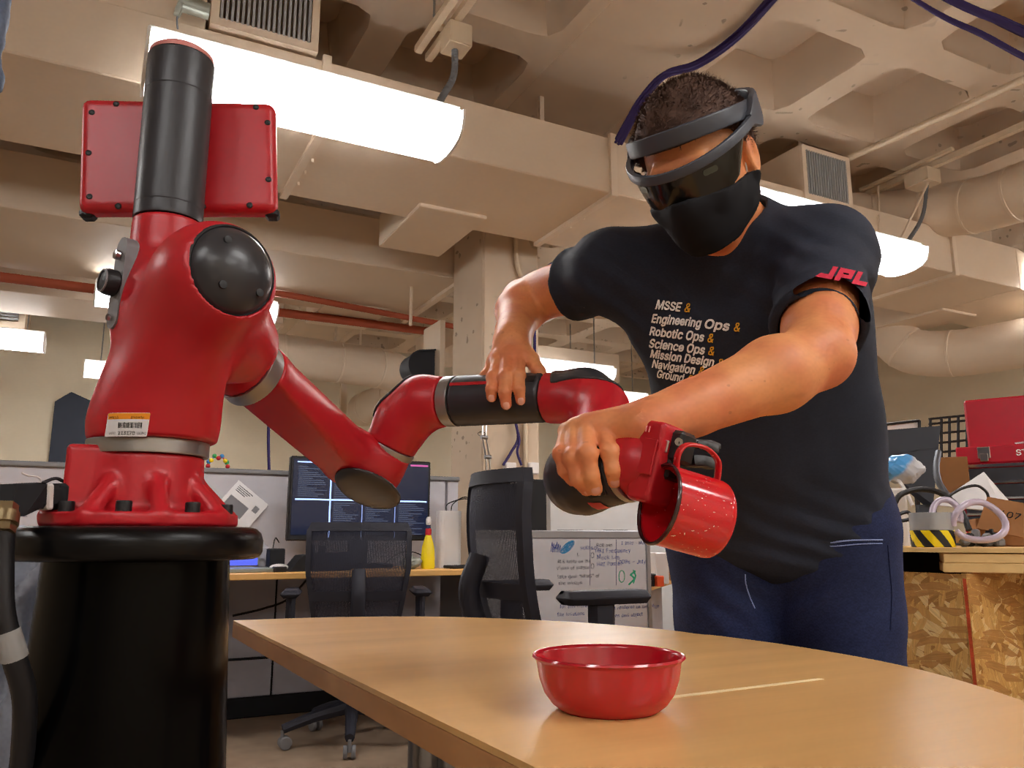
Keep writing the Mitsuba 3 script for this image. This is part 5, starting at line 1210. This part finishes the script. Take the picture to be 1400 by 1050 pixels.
# mixed reality headset
hs = thing('headset', "dark mixed reality headset with a tinted visor worn on the person's head", 'headset')
mat('m_headset', speck('3f434c', .03, 20, 400), .42, .5)
def hellipse(a0, a1, n, rx, ry, cy, zf_, w=0): 
    t = np.linspace(a0, a1, n); return [(rx * math.cos(x), cy + ry * math.sin(x), zf_(rx * math.cos(x), cy + ry * math.sin(x))) for x in t]
def ribbon(pts, hgt, th, tiltn=0.0, closed=False):       # rounded band swept along head-space points, tall along head up
    pts = np.array(pts); n = len(pts); t = np.gradient(pts, axis=0) if not closed else np.roll(pts, -1, 0) - np.roll(pts, 1, 0); t /= np.linalg.norm(t, axis=1, keepdims=True)
    rows = []; hs_ = np.broadcast_to(hgt, (n,)); M = 12
    for p, d, hh in zip(pts, t, hs_):
        o = np.cross(d, [0, 0, 1.0]); o /= np.linalg.norm(o); up = np.cross(o, d)
        for k in range(M):
            a = 2 * math.pi * k / M; c_, s_ = math.cos(a), math.sin(a); e = .45
            rows.append(p + o * th / 2 * np.sign(c_) * abs(c_) ** e + up * hh / 2 * np.sign(s_) * abs(s_) ** e)
    f = []
    for i in range(n if closed else n - 1):
        for k in range(M):
            j = (k + 1) % M; a, b = i * M, ((i + 1) % n) * M; f += [[a + k, a + j, b + j], [a + k, b + j, b + k]]
    if not closed: f += [[0, k + 1, k] for k in range(1, M - 1)] + [[(n - 1) * M, (n - 1) * M + k, (n - 1) * M + k + 1] for k in range(1, M - 1)]
    m = trimesh.Trimesh(np.array([H(*r) for r in rows]), np.array(f), process=False)
    if m.volume < 0: m.invert()
    return m
zin = lambda x, y: .058 + .10 * (y - .0)
part(hs, 'inner_band', ribbon(hellipse(0, 2 * math.pi, 72, .0905, .114, -.010, zin)[:-1], .026, .011, closed=True), 'm_headset', 40, 'inner head band')
zo = lambda x, y: .047 - .17 * (y + .02)
part(hs, 'visor_band', ribbon(hellipse(math.radians(-8), math.radians(188), 60, .101, .150, -.018, zo), .015, .010), 'm_headset', 40)
ar = hellipse(math.radians(-8), math.radians(-172), 50, .101, .118, -.018, lambda x, y: .048 - .05 * (y + .02))
part(hs, 'rear_band', ribbon(hellipse(math.radians(14), math.radians(-194), 60, .1005, .122, -.018, lambda x, y: .047 - .12 * (y + .02)), np.interp(np.linspace(0, 1, 60), [0, .08, .3, .7, .92, 1], [.016, .052, .040, .040, .052, .016]), .012), 'm_headset', 40, 'thick rear band')
part(hs, 'band_accent', ribbon(hellipse(math.radians(-42), math.radians(-62), 12, .1012, .1235, -.018, lambda x, y: .047 - .12 * (y + .02) - .022), .010, .011), mat('m_accent', 'd8323c', .5, .4), 40, 'red accent at the back of the band')
# visor: curved tinted shell with a nose notch
v, f = [], []; na, nh = 48, 12
for i in range(na):
    a = math.radians(22 + 136 * i / (na - 1)); x, y = .098 * math.cos(a), -.018 + .147 * math.sin(a); z0 = zo(x, y) - .005
    drop = .070 * (1 - .55 * abs(math.cos(a)) ** 2.5) - .020 * math.exp(-(x / .014) ** 2); drop *= min(1, (min(i, na - 1 - i) + 2) / 7)
    for j in range(nh):
        t = j / (nh - 1); v.append((x * (1 - .05 * t * t), y - .010 * t * t, z0 - drop * t))
v = np.array(v)
for i in range(na - 1):
    for j in range(nh - 1): p_ = i * nh + j; f += [[p_, p_ + nh, p_ + nh + 1], [p_, p_ + nh + 1, p_ + 1]]
vm = trimesh.Trimesh(np.array([H(*q) for q in v]), np.array(f), process=False)
inn = trimesh.Trimesh(np.array([H(q[0] * .985, q[1] - .0025, q[2]) for q in v]), np.array(f)[:, ::-1], process=False)
mat('m_visor', '100e0a', .08, .45, 0, .5)
part(hs, 'visor', cat(vm, inn), 'm_visor', True, 'dark tinted visor')
for x_ in (-.055, .050):
    a = math.acos(x_ / .098); y_ = -.018 + .147 * math.sin(a); nn = unit(HR @ np.array([x_ / .098 ** 2, (y_ + .018) / .147 ** 2, 0])); c_ = H(x_, y_ - .002, zo(x_, y_) - .018)
    part(hs, 'sensor_window', prism(rrect(.024, .009, .004), .0014, c_ + nn * .0008, np.cross(hu, nn), hu), mat('m_sensor', '3c4036', .15, .6), 30)

# ------------------------------------------------------------------ right side: strand board crate, boards, tapes, tool chest
def osb_fn(p, n, uv):
    vert = mikit.smoothstep(.5, .7, dr.abs(n.z)); 
    q = p.x * float(U[0]) + p.y * float(U[1]); r = p.x * float(V[0]) + p.y * float(V[1])
    side = dr.abs(n.x * float(U[0]) + n.y * float(U[1])) > 0.7
    s = dr.select(side, r, q); t = p.z
    col = mi.Color3f(*hexc('c0924f'))
    pal = [hexc(c) for c in ('d2a866', 'b98848', 'a06e38', 'dcba80', 'c69754', 'ae7b42')]
    for k in range(6):
        a = k * 1.17 + .3; c_, s_ = math.cos(a), math.sin(a)
        w = mikit.noise(s * 14 + k, t * 14, 3.0) * .02
        x = (s * c_ + t * s_ + w) * 15; y = (-s * s_ + t * c_ + w) * 62
        d1, d2, rnd = mikit.voronoi(x + k * 7.3, y + k * 3.1)
        m = dr.select((rnd > .58) & (d2 - d1 > .04), mi.Float(.9), mi.Float(0))
        g = .85 + .3 * mikit.noise(x * 2.0, y * 9, k * 1.0)
        col = mikit.mix(col, mi.Color3f(*pal[k]) * g, m)
    return col
import drjit as dr
mat('m_osb', mikit.proc(osb_fn), .7, .3)
mat('m_pine', wood('d8b479', .3), .6, .35)
mat('m_silver_tape', speck('a3a4a6', .04, 30, 500), .35, .5, .3)
mat('m_tool_red', speck('b0142a', .03, 8), .3, .5, 0, .4)
mat('m_drawer', '33353d', .5, .4)
c0 = rv(P(1314, 785, 2.0)); cu, cv, cz = c0
cr = thing('strand_board_crate', 'large strand board crate behind the table at the right edge', 'crate')
part(cr, 'side_panel', rbox(cu, cu + .014, cv + .001, cv + .95, .02, cz, .001), 'm_osb')
part(cr, 'front_panel', rbox(cu - .001, cu + .86, cv - .014, cv, .02, cz + .002, .001), 'm_osb')
part(cr, 'back_panel', rbox(cu + .0, cu + .86, cv + .951, cv + .965, .02, cz), 'm_osb')
part(cr, 'end_panel', rbox(cu + .846, cu + .86, cv + .001, cv + .95, .02, cz), 'm_osb')
part(cr, 'lid_panel', rbox(cu + .015, cu + .845, cv + .002, cv + .949, cz - .03, cz - .018), 'm_osb')
part(cr, 'runner', rbox(cu, cu + .86, cv, cv + .09, 0, .02), 'm_pine'); part(cr, 'runner', rbox(cu, cu + .86, cv + .86, cv + .95, 0, .02), 'm_pine')
part(cr, 'corner_line', cat(rbox(cu - .0022, cu - .0012, cv - .012, cv - .004, .1, cz - .01)), mat('m_red_line', speck('b5482c', .4, 30, 300), .8, .2), 20, 'red painted line down the corner')
bd_ = unit(np.array([math.cos(-.42), math.sin(-.42), 0])); bn_ = np.cross(Z, bd_); BR = np.stack([bd_, bn_, Z], 1)
bp = P(1290, 775, 2.02); bp[2] = cz + .003
for k, l in enumerate(('pine board lying on the strand board crate, the lower of two', 'pine board lying on the strand board crate, on top of the lower one')):
    solo('pine_board', box((.80, .155, .0225), bp + bd_ * (.40 + .002 * k) + bn_ * .078 + [0, 0, .0115 + .0232 * k], BR, .0015), 'm_pine', l, 'board')
solo('black_bin', rbox(cu + .02, cu + .80, cv + .22, cv + .9, cz - .017, cz + .055, .004), 'm_black_matt', 'black block added as the dark gap under the thin plywood sheet beside the jeans', 'bin')  # solid black block stands in for the shaded gap behind the boards
ply0 = bp + [0, 0, .0480]
solo('plywood_sheet', prism(poly([(-.30, .16), (0, -.004), (.8, -.004), (.8, .62), (-.30, .62)]), .012, ply0, bd_, bn_), 'm_pine', 'thin plywood sheet on the two pine boards, carrying the tape rolls', 'sheet')
TP = ply0[2] + .0122
def onply(px, py, D): q = P(px, py, D); q[2] = TP; return q
tq = onply(1275, 735, 2.13)
def hazard(p, n, uv):
    a = dr.atan2(p.y - float(tq[1]), p.x - float(tq[0])); s = a * .052 + (p.z - TP) * .75
    k = dr.abs(s / .046 - dr.floor(s / .046) - .5) > .25
    return dr.select(k, mi.Color3f(*hexc('e6cb12')), mi.Color3f(*hexc('17171a')))
mat('m_hazard', mikit.proc(hazard), .35, .5)
r_ = lambda z0, z1, r: [(.038, z0), (r - .001, z0), (r, z0 + .001), (r, z1 - .001), (r - .001, z1), (.038, z1), (.038, z0)]
t = thing('tape_roll', 'roll of yellow and black striped hazard tape on the plywood sheet', 'tape roll'); part(t, 'roll', lathe(r_(0, .042, .0525), tq, Z, 56), 'm_hazard', 40); part(t, 'core', lathe([(.0365, .001), (.038, .001), (.038, .041), (.0365, .041), (.0365, .001)], tq, Z, 40), 'm_cardboard', 40)
t = thing('tape_roll', 'roll of silver tape stacked on the striped tape roll', 'tape roll'); part(t, 'roll', lathe(r_(.0425, .0875, .0515), tq, Z, 56), 'm_silver_tape', 40); part(t, 'core', lathe([(.0365, .0435), (.038, .0435), (.038, .0865), (.0365, .0865), (.0365, .0435)], tq, Z, 40), 'm_cardboard', 40)
hq = P(1338, 712, 2.08); hx_ = unit([1, -.2, 0]); hy_ = unit([.12, .25, 1])
mat('m_hose', 'b9adc0', .12, .6, 0, .6)
solo('hose_coil', tube(np.array([hq + .060 * math.cos(a) * hx_ + .050 * math.sin(a) * hy_ + [0, .012 * math.sin(2 * a), .0] for a in np.linspace(-2.6, 3.4, 60)]), .0085, 12), 'm_hose', 'coil of clear plastic hose on the plywood sheet', 'hose', smooth=40)
hq2 = P(1302, 705, 2.12)
solo('hose_coil', tube(np.array([hq2 + .034 * math.cos(a) * hx_ + .045 * math.sin(a) * hy_ + [0, .03, 0] for a in np.linspace(-.4, 3.5, 40)]), .008, 12), 'm_hose', 'short arch of clear plastic hose between silver tape and coil', 'hose', smooth=40)
def cab(label, pts, r, m='m_black', name='cable'):
    return solo(name, tube(spline([P(*q) for q in pts], 8), r, 8), m, label, 'cable', smooth=40)
cab('thick black cable arching behind the tape rolls', [(1222, 690, 2.32), (1232, 676, 2.32), (1255, 669, 2.32), (1280, 672, 2.3), (1298, 682, 2.28), (1315, 700, 2.26), (1325, 725, 2.24)], .008)
cab('grey cable hanging down the edge of the black monitor back', [(1283, 618, 2.6), (1280, 640, 2.55), (1284, 660, 2.5), (1297, 680, 2.45)], .010, 'm_flex')
cab('thin black cable curving over the white cardboard', [(1297, 678, 2.36), (1315, 668, 2.36), (1335, 664, 2.36), (1348, 672, 2.36), (1352, 682, 2.36)], .004)
cab('tangled black cable beside the jeans', [(1224, 705, 2.2), (1240, 700, 2.2), (1246, 708, 2.2), (1232, 712, 2.2), (1226, 708, 2.2)], .005)
cab('white cable bending down in front of the bubble wrap', [(1215, 655, 2.5), (1228, 657, 2.48), (1240, 675, 2.45), (1248, 692, 2.42)], .006, 'm_white_plastic')
fit = thing('cable_fittings', 'dark connector fittings inside the clear hose coil', 'fitting')
rg = np.random.RandomState(8)
for k in range(7):
    q = onply(1318 + 8 * k, 735, 2.12 + .02 * (k % 3)); part(fit, 'plug', box((.02, .022, .02 + .012 * (k % 3)), q + [0, 0, .012 + .006 * (k % 3)], frame(unit(rg.normal(0, 1, 3) * [.3, .3, .1] + Z)), .004), 'm_black' if k % 2 else 'm_panel_trim')
# work bench with tool chest, monitor back, cardboard, wire grid
wbn = thing('work_bench', 'work bench behind the crate holding the red tool chest', 'bench')
part(wbn, 'top', rbox(2.80, 3.55, .55, 3.3, .89, .925, .003), 'm_desk')
for u, v in ((2.85, .6), (3.5, .6), (2.85, 3.2), (3.5, 3.2)): part(wbn, 'leg', rbox(u - .025, u + .025, v - .025, v + .025, 0, .89), 'm_panel_trim')
tq0 = P(1307, 612, 2.95); tz = tq0[2]; tw = unit([.80, -.60, 0]); td = np.cross(Z, tw); TR = np.stack([tw, td, Z], 1); TW = .66
def tbox(x0, x1, y0, y1, z0, z1, b=0.0): return box((x1 - x0, y1 - y0, z1 - z0), [tq0[0], tq0[1], 0] + tw * (x0 + x1) / 2 + td * (y0 + y1) / 2 + [0, 0, (z0 + z1) / 2], TR, b)
tc = thing('tool_chest', 'red metal tool chest with an open lid and dark drawers at the right edge', 'tool chest')
part(tc, 'body', tbox(.002, TW, .004, .30, .926, tz - .004, .004), 'm_tool_red', 20)
part(tc, 'top_tray', tbox(-.002, TW + .004, -.006, .306, tz - .062, tz, .004), 'm_tool_red', 20)
part(tc, 'lid', tbox(0, TW, .302, .335, tz - .01, P(1311, 548, 3.2)[2], .008), 'm_tool_red', 20, 'open red lid')
part(tc, 'chrome_trim', tbox(.012, TW - .01, -.008, .004, tz - .076, tz - .066), 'm_chrome')
zz = tz - .080
for k, h in enumerate((.052, .050, .050, .055)):
    d = part(tc, 'drawer', tbox(.014, TW - .012, -.004, .006, zz - h + .003, zz, .002), 'm_drawer', 20)
    part(d, 'trim', tbox(.014, TW - .012, -.009, -.003, zz - h - .003, zz - h + .005, .001), 'm_chrome')
    part(d, 'label_plate', tbox(.215, .30, -.006, -.0035, zz - h * .62, zz - h * .3), 'm_gold_print' if k == 0 else 'm_white_plastic')
    zz -= h + .006
part(tc, 'latch', cat(tbox(.068, .108, -.012, -.005, tz - .045, tz - .004, .002), tbox(.075, .101, -.016, -.008, tz - .056, tz - .028, .002)), 'm_chrome')
part(tc, 'lettering', text('STANLEY', .020, [tq0[0], tq0[1], 0] + tw * .185 - td * .0065 + [0, 0, tz - .040], tw, Z, .001, True), 'm_white_print', label='white lettering on the front')
part(tc, 'lid_plate', tbox(.235, .27, .299, .303, tz + .06, tz + .11), 'm_white_plastic')
for k in range(2): solo('paper_sheet', box((.24, .19, .003), [tq0[0], tq0[1], 0] + tw * (.25 + .05 * k) + td * .16 + [0, 0, tz + .006 + .012 * k], TR @ np.array([[1, 0, -.06], [0, 1, 0], [.06, 0, 1]])), 'm_paper', ('white paper sheet lying in the open tool chest, the lower one', 'white paper sheet lying in the open tool chest, the upper one')[k], 'paper')
def quad_slab(px, D, th, r=.0):
    c = [P(x, y, d) for (x, y), d in zip(px, D)]; n = unit(np.cross(c[1] - c[0], c[3] - c[0])); n = n if n @ (O - c[0]) < 0 else -n
    return hull([q for x in c for q in (x, x + n * th)])
mk = thing('monitor', 'dark grey monitor turned with its back to the camera, right of the jeans', 'monitor')
part(mk, 'back_shell', quad_slab([(1186, 590), (1286, 582), (1283, 612), (1186, 625)], [2.85, 2.75, 2.75, 2.85], .04), mat('m_monitor_back', '3b3e46', .6, .35), 20)
part(mk, 'lower_shell', quad_slab([(1186, 625), (1283, 612), (1276, 690), (1262, 690)], [2.852, 2.752, 2.752, 2.80], .035), 'm_monitor_back', 20)
part(mk, 'ridge', quad_slab([(1200, 612), (1262, 603), (1268, 596), (1268, 606)], [2.835, 2.775, 2.77, 2.77], .012), 'm_drawer', 20)
sb = P(1268, 690, 2.78); part(mk, 'stand', cat(hull([[sb[0] + x, sb[1] + y, z] for x in (-.03, .03) for y in (0, .02) for z in (sb[2], cz + .06)]), box((.22, .16, .012), [sb[0], sb[1] + .02, cz + .062], None, .004)), 'm_monitor_back', 20)
bw_ = mesh_sdf(lambda p: d_ell(P(1230, 641, 2.5), (.062, .05, .042))(p) + (meshkit.fbm(p * 26, 3, 4) - .5) * .035 + np.sin(p[:, 0] * 420) * np.sin(p[:, 2] * 420) * .0016, P(1230, 641, 2.5) - .12, P(1230, 641, 2.5) + .12, .0035)
def bub(p, n, uv):
    k = mikit.smoothstep(.0, .02, (p.z - float(P(1230, 641, 2.5)[2])) - (p.x - float(P(1230, 641, 2.5)[0])) * 1.0 - .002 + .02 * mikit.noise(p.x * 30, p.z * 30))
    return mikit.mix(mi.Color3f(*hexc('b4b7bf')), mi.Color3f(*hexc('4d9ad6')), k)
mat('m_bubble', mikit.proc(bub), .25, .6)
solo('bubble_wrap', bw_, 'm_bubble', 'crumpled silver and blue bubble wrap in front of the dark monitor', 'bubble wrap', smooth=True)
wb_ = onply(1226, 690, 2.42); solo('white_box', box((.055, .06, P(1226, 668, 2.42)[2] - .88), [wb_[0], wb_[1], (P(1226, 668, 2.42)[2] + .88) / 2], np.stack([bd_, bn_, Z], 1), .006), 'm_white_plastic', 'small white box behind the tangled black cable', 'box')
solo('white_cardboard', quad_slab([(1276, 690), (1345, 645), (1384, 690), (1372, 700)], [2.45, 2.5, 2.5, 2.42], .004), 'm_paper', 'sheet of white cardboard leaning in front of the tool chest drawers', 'cardboard')
cb = thing('cardboard_box', 'brown cardboard box with a number written on its flap, at the right edge', 'box')
part(cb, 'flap', quad_slab([(1350, 679), (1412, 690), (1400, 735), (1335, 722)], [2.22, 2.15, 2.10, 2.18], .004), 'm_cardboard', 20)
q = [rv(P(1352, 722, 2.2)), None]; part(cb, 'body', box((.30, .24, .075), onply(1400, 740, 2.30) + [0.03, 0, .0385], BR, .002), 'm_cardboard', 20)
fl0 = P(1364, 706, 2.168); fex = unit(P(1412, 690, 2.15) - P(1350, 679, 2.22)); fey = unit(P(1350, 679, 2.22) - P(1335, 722, 2.18)); fey = unit(fey - fex * (fex @ fey))
part(cb, 'handwriting', text('407', .020, fl0 + np.cross(fex, fey) * .003, fex, fey, .001), 'm_black_matt', label='handwritten number')
solo('cardboard_box', box((.09, .12, .13), P(1302, 640, 2.9) + [0, 0, -.03], BR, .002), 'm_cardboard', 'plain cardboard box between the dark monitor and the tool chest', 'box')
gr = thing('wire_grid', 'black wire grid panel behind the tool chest', 'grid')
def gp_(x, y): return P(x, y, 3.75)
for x in (1272, 1287, 1298, 1310, 1322): part(gr, 'wire', cyl(gp_(x, 572 - (x - 1272) * .1), gp_(x, 640 - (x - 1272) * .1), .006, n=6), 'm_black')
for y in (573, 580, 594, 607, 620): part(gr, 'wire', cyl(gp_(1270, y), gp_(1330, y - 6), .006, n=6), 'm_black')
part(gr, 'post', cyl(gp_(1322, 640), gp_(1322, 640) * [1, 1, 0], .01, n=8), 'm_black')
wt = thing('wall_board', 'white board with a thin black frame behind the dark monitor', 'board')
part(wt, 'board', quad_slab([(1180, 585), (1256, 576), (1256, 640), (1180, 640)], [3.9, 3.9, 3.9, 3.9], .01), 'm_paper', 20)
part(wt, 'frame', cat(cyl(P(1178, 584, 3.89), P(1257, 575, 3.89), .007, n=8), cyl(P(1257, 575, 3.89), P(1257, 640, 3.89), .007, n=8)), 'm_black')
part(wt, 'post', cyl(P(1250, 640, 3.9), P(1250, 640, 3.9) * [1, 1, 0], .012, n=8), 'm_black')
# small things on the short desk behind the person
zd = .715
def ond(px, py, D): q = P(px, py, D); q[2] = zd + .0005; return q
def bx(name, px, w, h, d, D, m, label, cat_='box'): q = ond(px, 780, D); return solo(name, box((w, d, h), q + [0, 0, h / 2], RM, .003), m, label, cat_)
bx('white_bin', 896, .07, .13, .1, 3.55, 'm_white_plastic', 'white bin on the short desk beside the whiteboard', 'bin')
bx('orange_box', 899, .035, .042, .04, 3.36, 'm_orange', 'small orange box on the short desk in front of the white bin')
bx('black_box', 888, .03, .05, .05, 3.37, 'm_black', 'small black box left of the orange box')
bx('brown_parcel', 922, .11, .12, .1, 3.85, 'm_cardboard', 'brown parcel on the short desk, half hidden by the jeans', 'parcel')
bx('blue_container', 934, .04, .09, .04, 3.72, 'm_blue', 'blue container beside the brown parcel', 'container')

# ------------------------------------------------------------------ left side: cover, plug, hose
mat('m_tarp', cloth('6f7684', .15, 9, 200, '8d95a4'), .45, .45)
tc_ = P(45, 860, 1.62)
def tarp(p):
    q = p - [tc_[0] - .03, tc_[1], .46]; w = meshkit.fbm(p * 4, 2, 31) - .5
    r = np.abs(meshkit.noise(np.stack([q[:, 0] * 13 + 5 * w, q[:, 1] * 13, q[:, 2] * 4 + 3 * w], 1), 21) - .5) * 2; r2 = np.abs(meshkit.fbm(np.stack([p[:, 0] * 15 + p[:, 2] * 9, p[:, 1] * 15, p[:, 2] * 13 - p[:, 0] * 8], 1), 2, 22) - .5) * 2
    return d_box([tc_[0] - .03, tc_[1], .44], (.27 , .16, .47), None, .11)(p) - .045 + .075 * r + .05 * r2 - .05 * np.clip((.5 - p[:, 2]) / .5, 0, 1)
tm = mesh_sdf(tarp, tc_ * [1, 1, 0] + [-.50, -.36, .01], tc_ * [1, 1, 0] + [.40, .36, 1.10], .010, slack=2.2)
solo('plastic_cover', tm, 'm_tarp', 'crumpled blue grey plastic cover standing behind the left side of the pedestal', 'cover', smooth=True)
pl = thing('robot_plug', 'black angled plug with a pale cable tie plugged into the base of the robot', 'plug')
a, b, c = P(12, 688, .86), P(40, 680, .90), P(108, 678, .955)
px_ = unit(c - b); pn = unit(np.cross(Z, px_)); PR = np.stack([px_, pn, np.cross(px_, pn)], 1)
part(pl, 'barrel', cat(box((np.linalg.norm(c - b) + .02, .030, .026), (b + c) / 2, PR, .005), box((.016, .034, .030), b + px_ * .035, PR, .004)), 'm_black_matt', 25)
part(pl, 'elbow_shell', hull([q for s in (-.016, .016) for q in (P(38, 660, .90) + pn * s, P(52, 662, .905) + pn * s, P(46, 694, .905) + pn * s, P(20, 706, .87) + pn * s, P(0, 700, .86) + pn * s, P(10, 662, .87) + pn * s)]), 'm_black_matt', 25)
part(pl, 'cable_tie', cat(box((.008, .034, .029), b + px_ * .014, PR, .002), tube(spline([b + px_ * .014 + [0, 0, .015], b + px_ * .008 + [0, 0, .022], b - px_ * .004 + [0, 0, .024], b - px_ * .012 + [0, 0, .027]]), .0011, 6)), 'm_elastic', 30, 'pale cable tie')
part(pl, 'wire', tube(spline([b + px_ * .02 + [0, -.01, .015], b + px_ * .035 + [0, -.01, .02], b + px_ * .05 + [0, -.012, .0155], b + px_ * .07 + [0, -.01, .017]]), .002, 6), 'm_black', True)
fq = P(6, 712, .84); fd = unit(P(4, 730, .84) - P(8, 700, .85))
part(pl, 'brass_gland', cat(cyl(fq - fd * .018, fq + fd * .014, .0115, n=6), cyl(fq - fd * .008, fq + fd * .005, .0135, n=24)), mat('m_brass', '8b7a5c', .35, .5, .9), 30, 'dull brass gland')
hp2 = spline([P(4, 722, .84), P(2, 770, .84), P(4, 840, .84), P(20, 900, .85), P(34, 960, .87), P(30, 1060, .90), P(28, 1200, .94)], 8)
part(pl, 'cord', tube(hp2, .0115, 12), 'm_black', 40)
k0 = len(hp2) * 40 // 100
part(pl, 'cord_wrap', tube(hp2[k0:k0 + 6], .0128, 14), mat('m_grey_wrap', '8b8a88', .6, .3), 40, 'grey tape wrap')
h0_, h1_ = P(-10, -60, 1.35), P(-8, 118, 1.35); h2_ = np.array([h0_[0], h0_[1], CEIL + .03])
ht = mesh_sdf(lambda p: smin(d_cap(h0_, h1_, .030, .012)(p) + (meshkit.fbm(p * 22, 2, 6) - .5) * .03, d_cap(h2_, h0_, .010, .022)(p) + (meshkit.fbm(p * 22, 2, 6) - .5) * .012, .02), np.minimum(np.minimum(h0_, h1_), h2_) - .06, np.maximum(np.maximum(h0_, h1_), h2_) + .06, .005)
solo('hanging_cloth', ht, mat('m_cloth_blue', cloth('4d5a70', .2, 12, 200, '6d7990'), .7, .3), 'grey blue cloth hanging at the upper left corner of the photo', 'cloth', smooth=True)
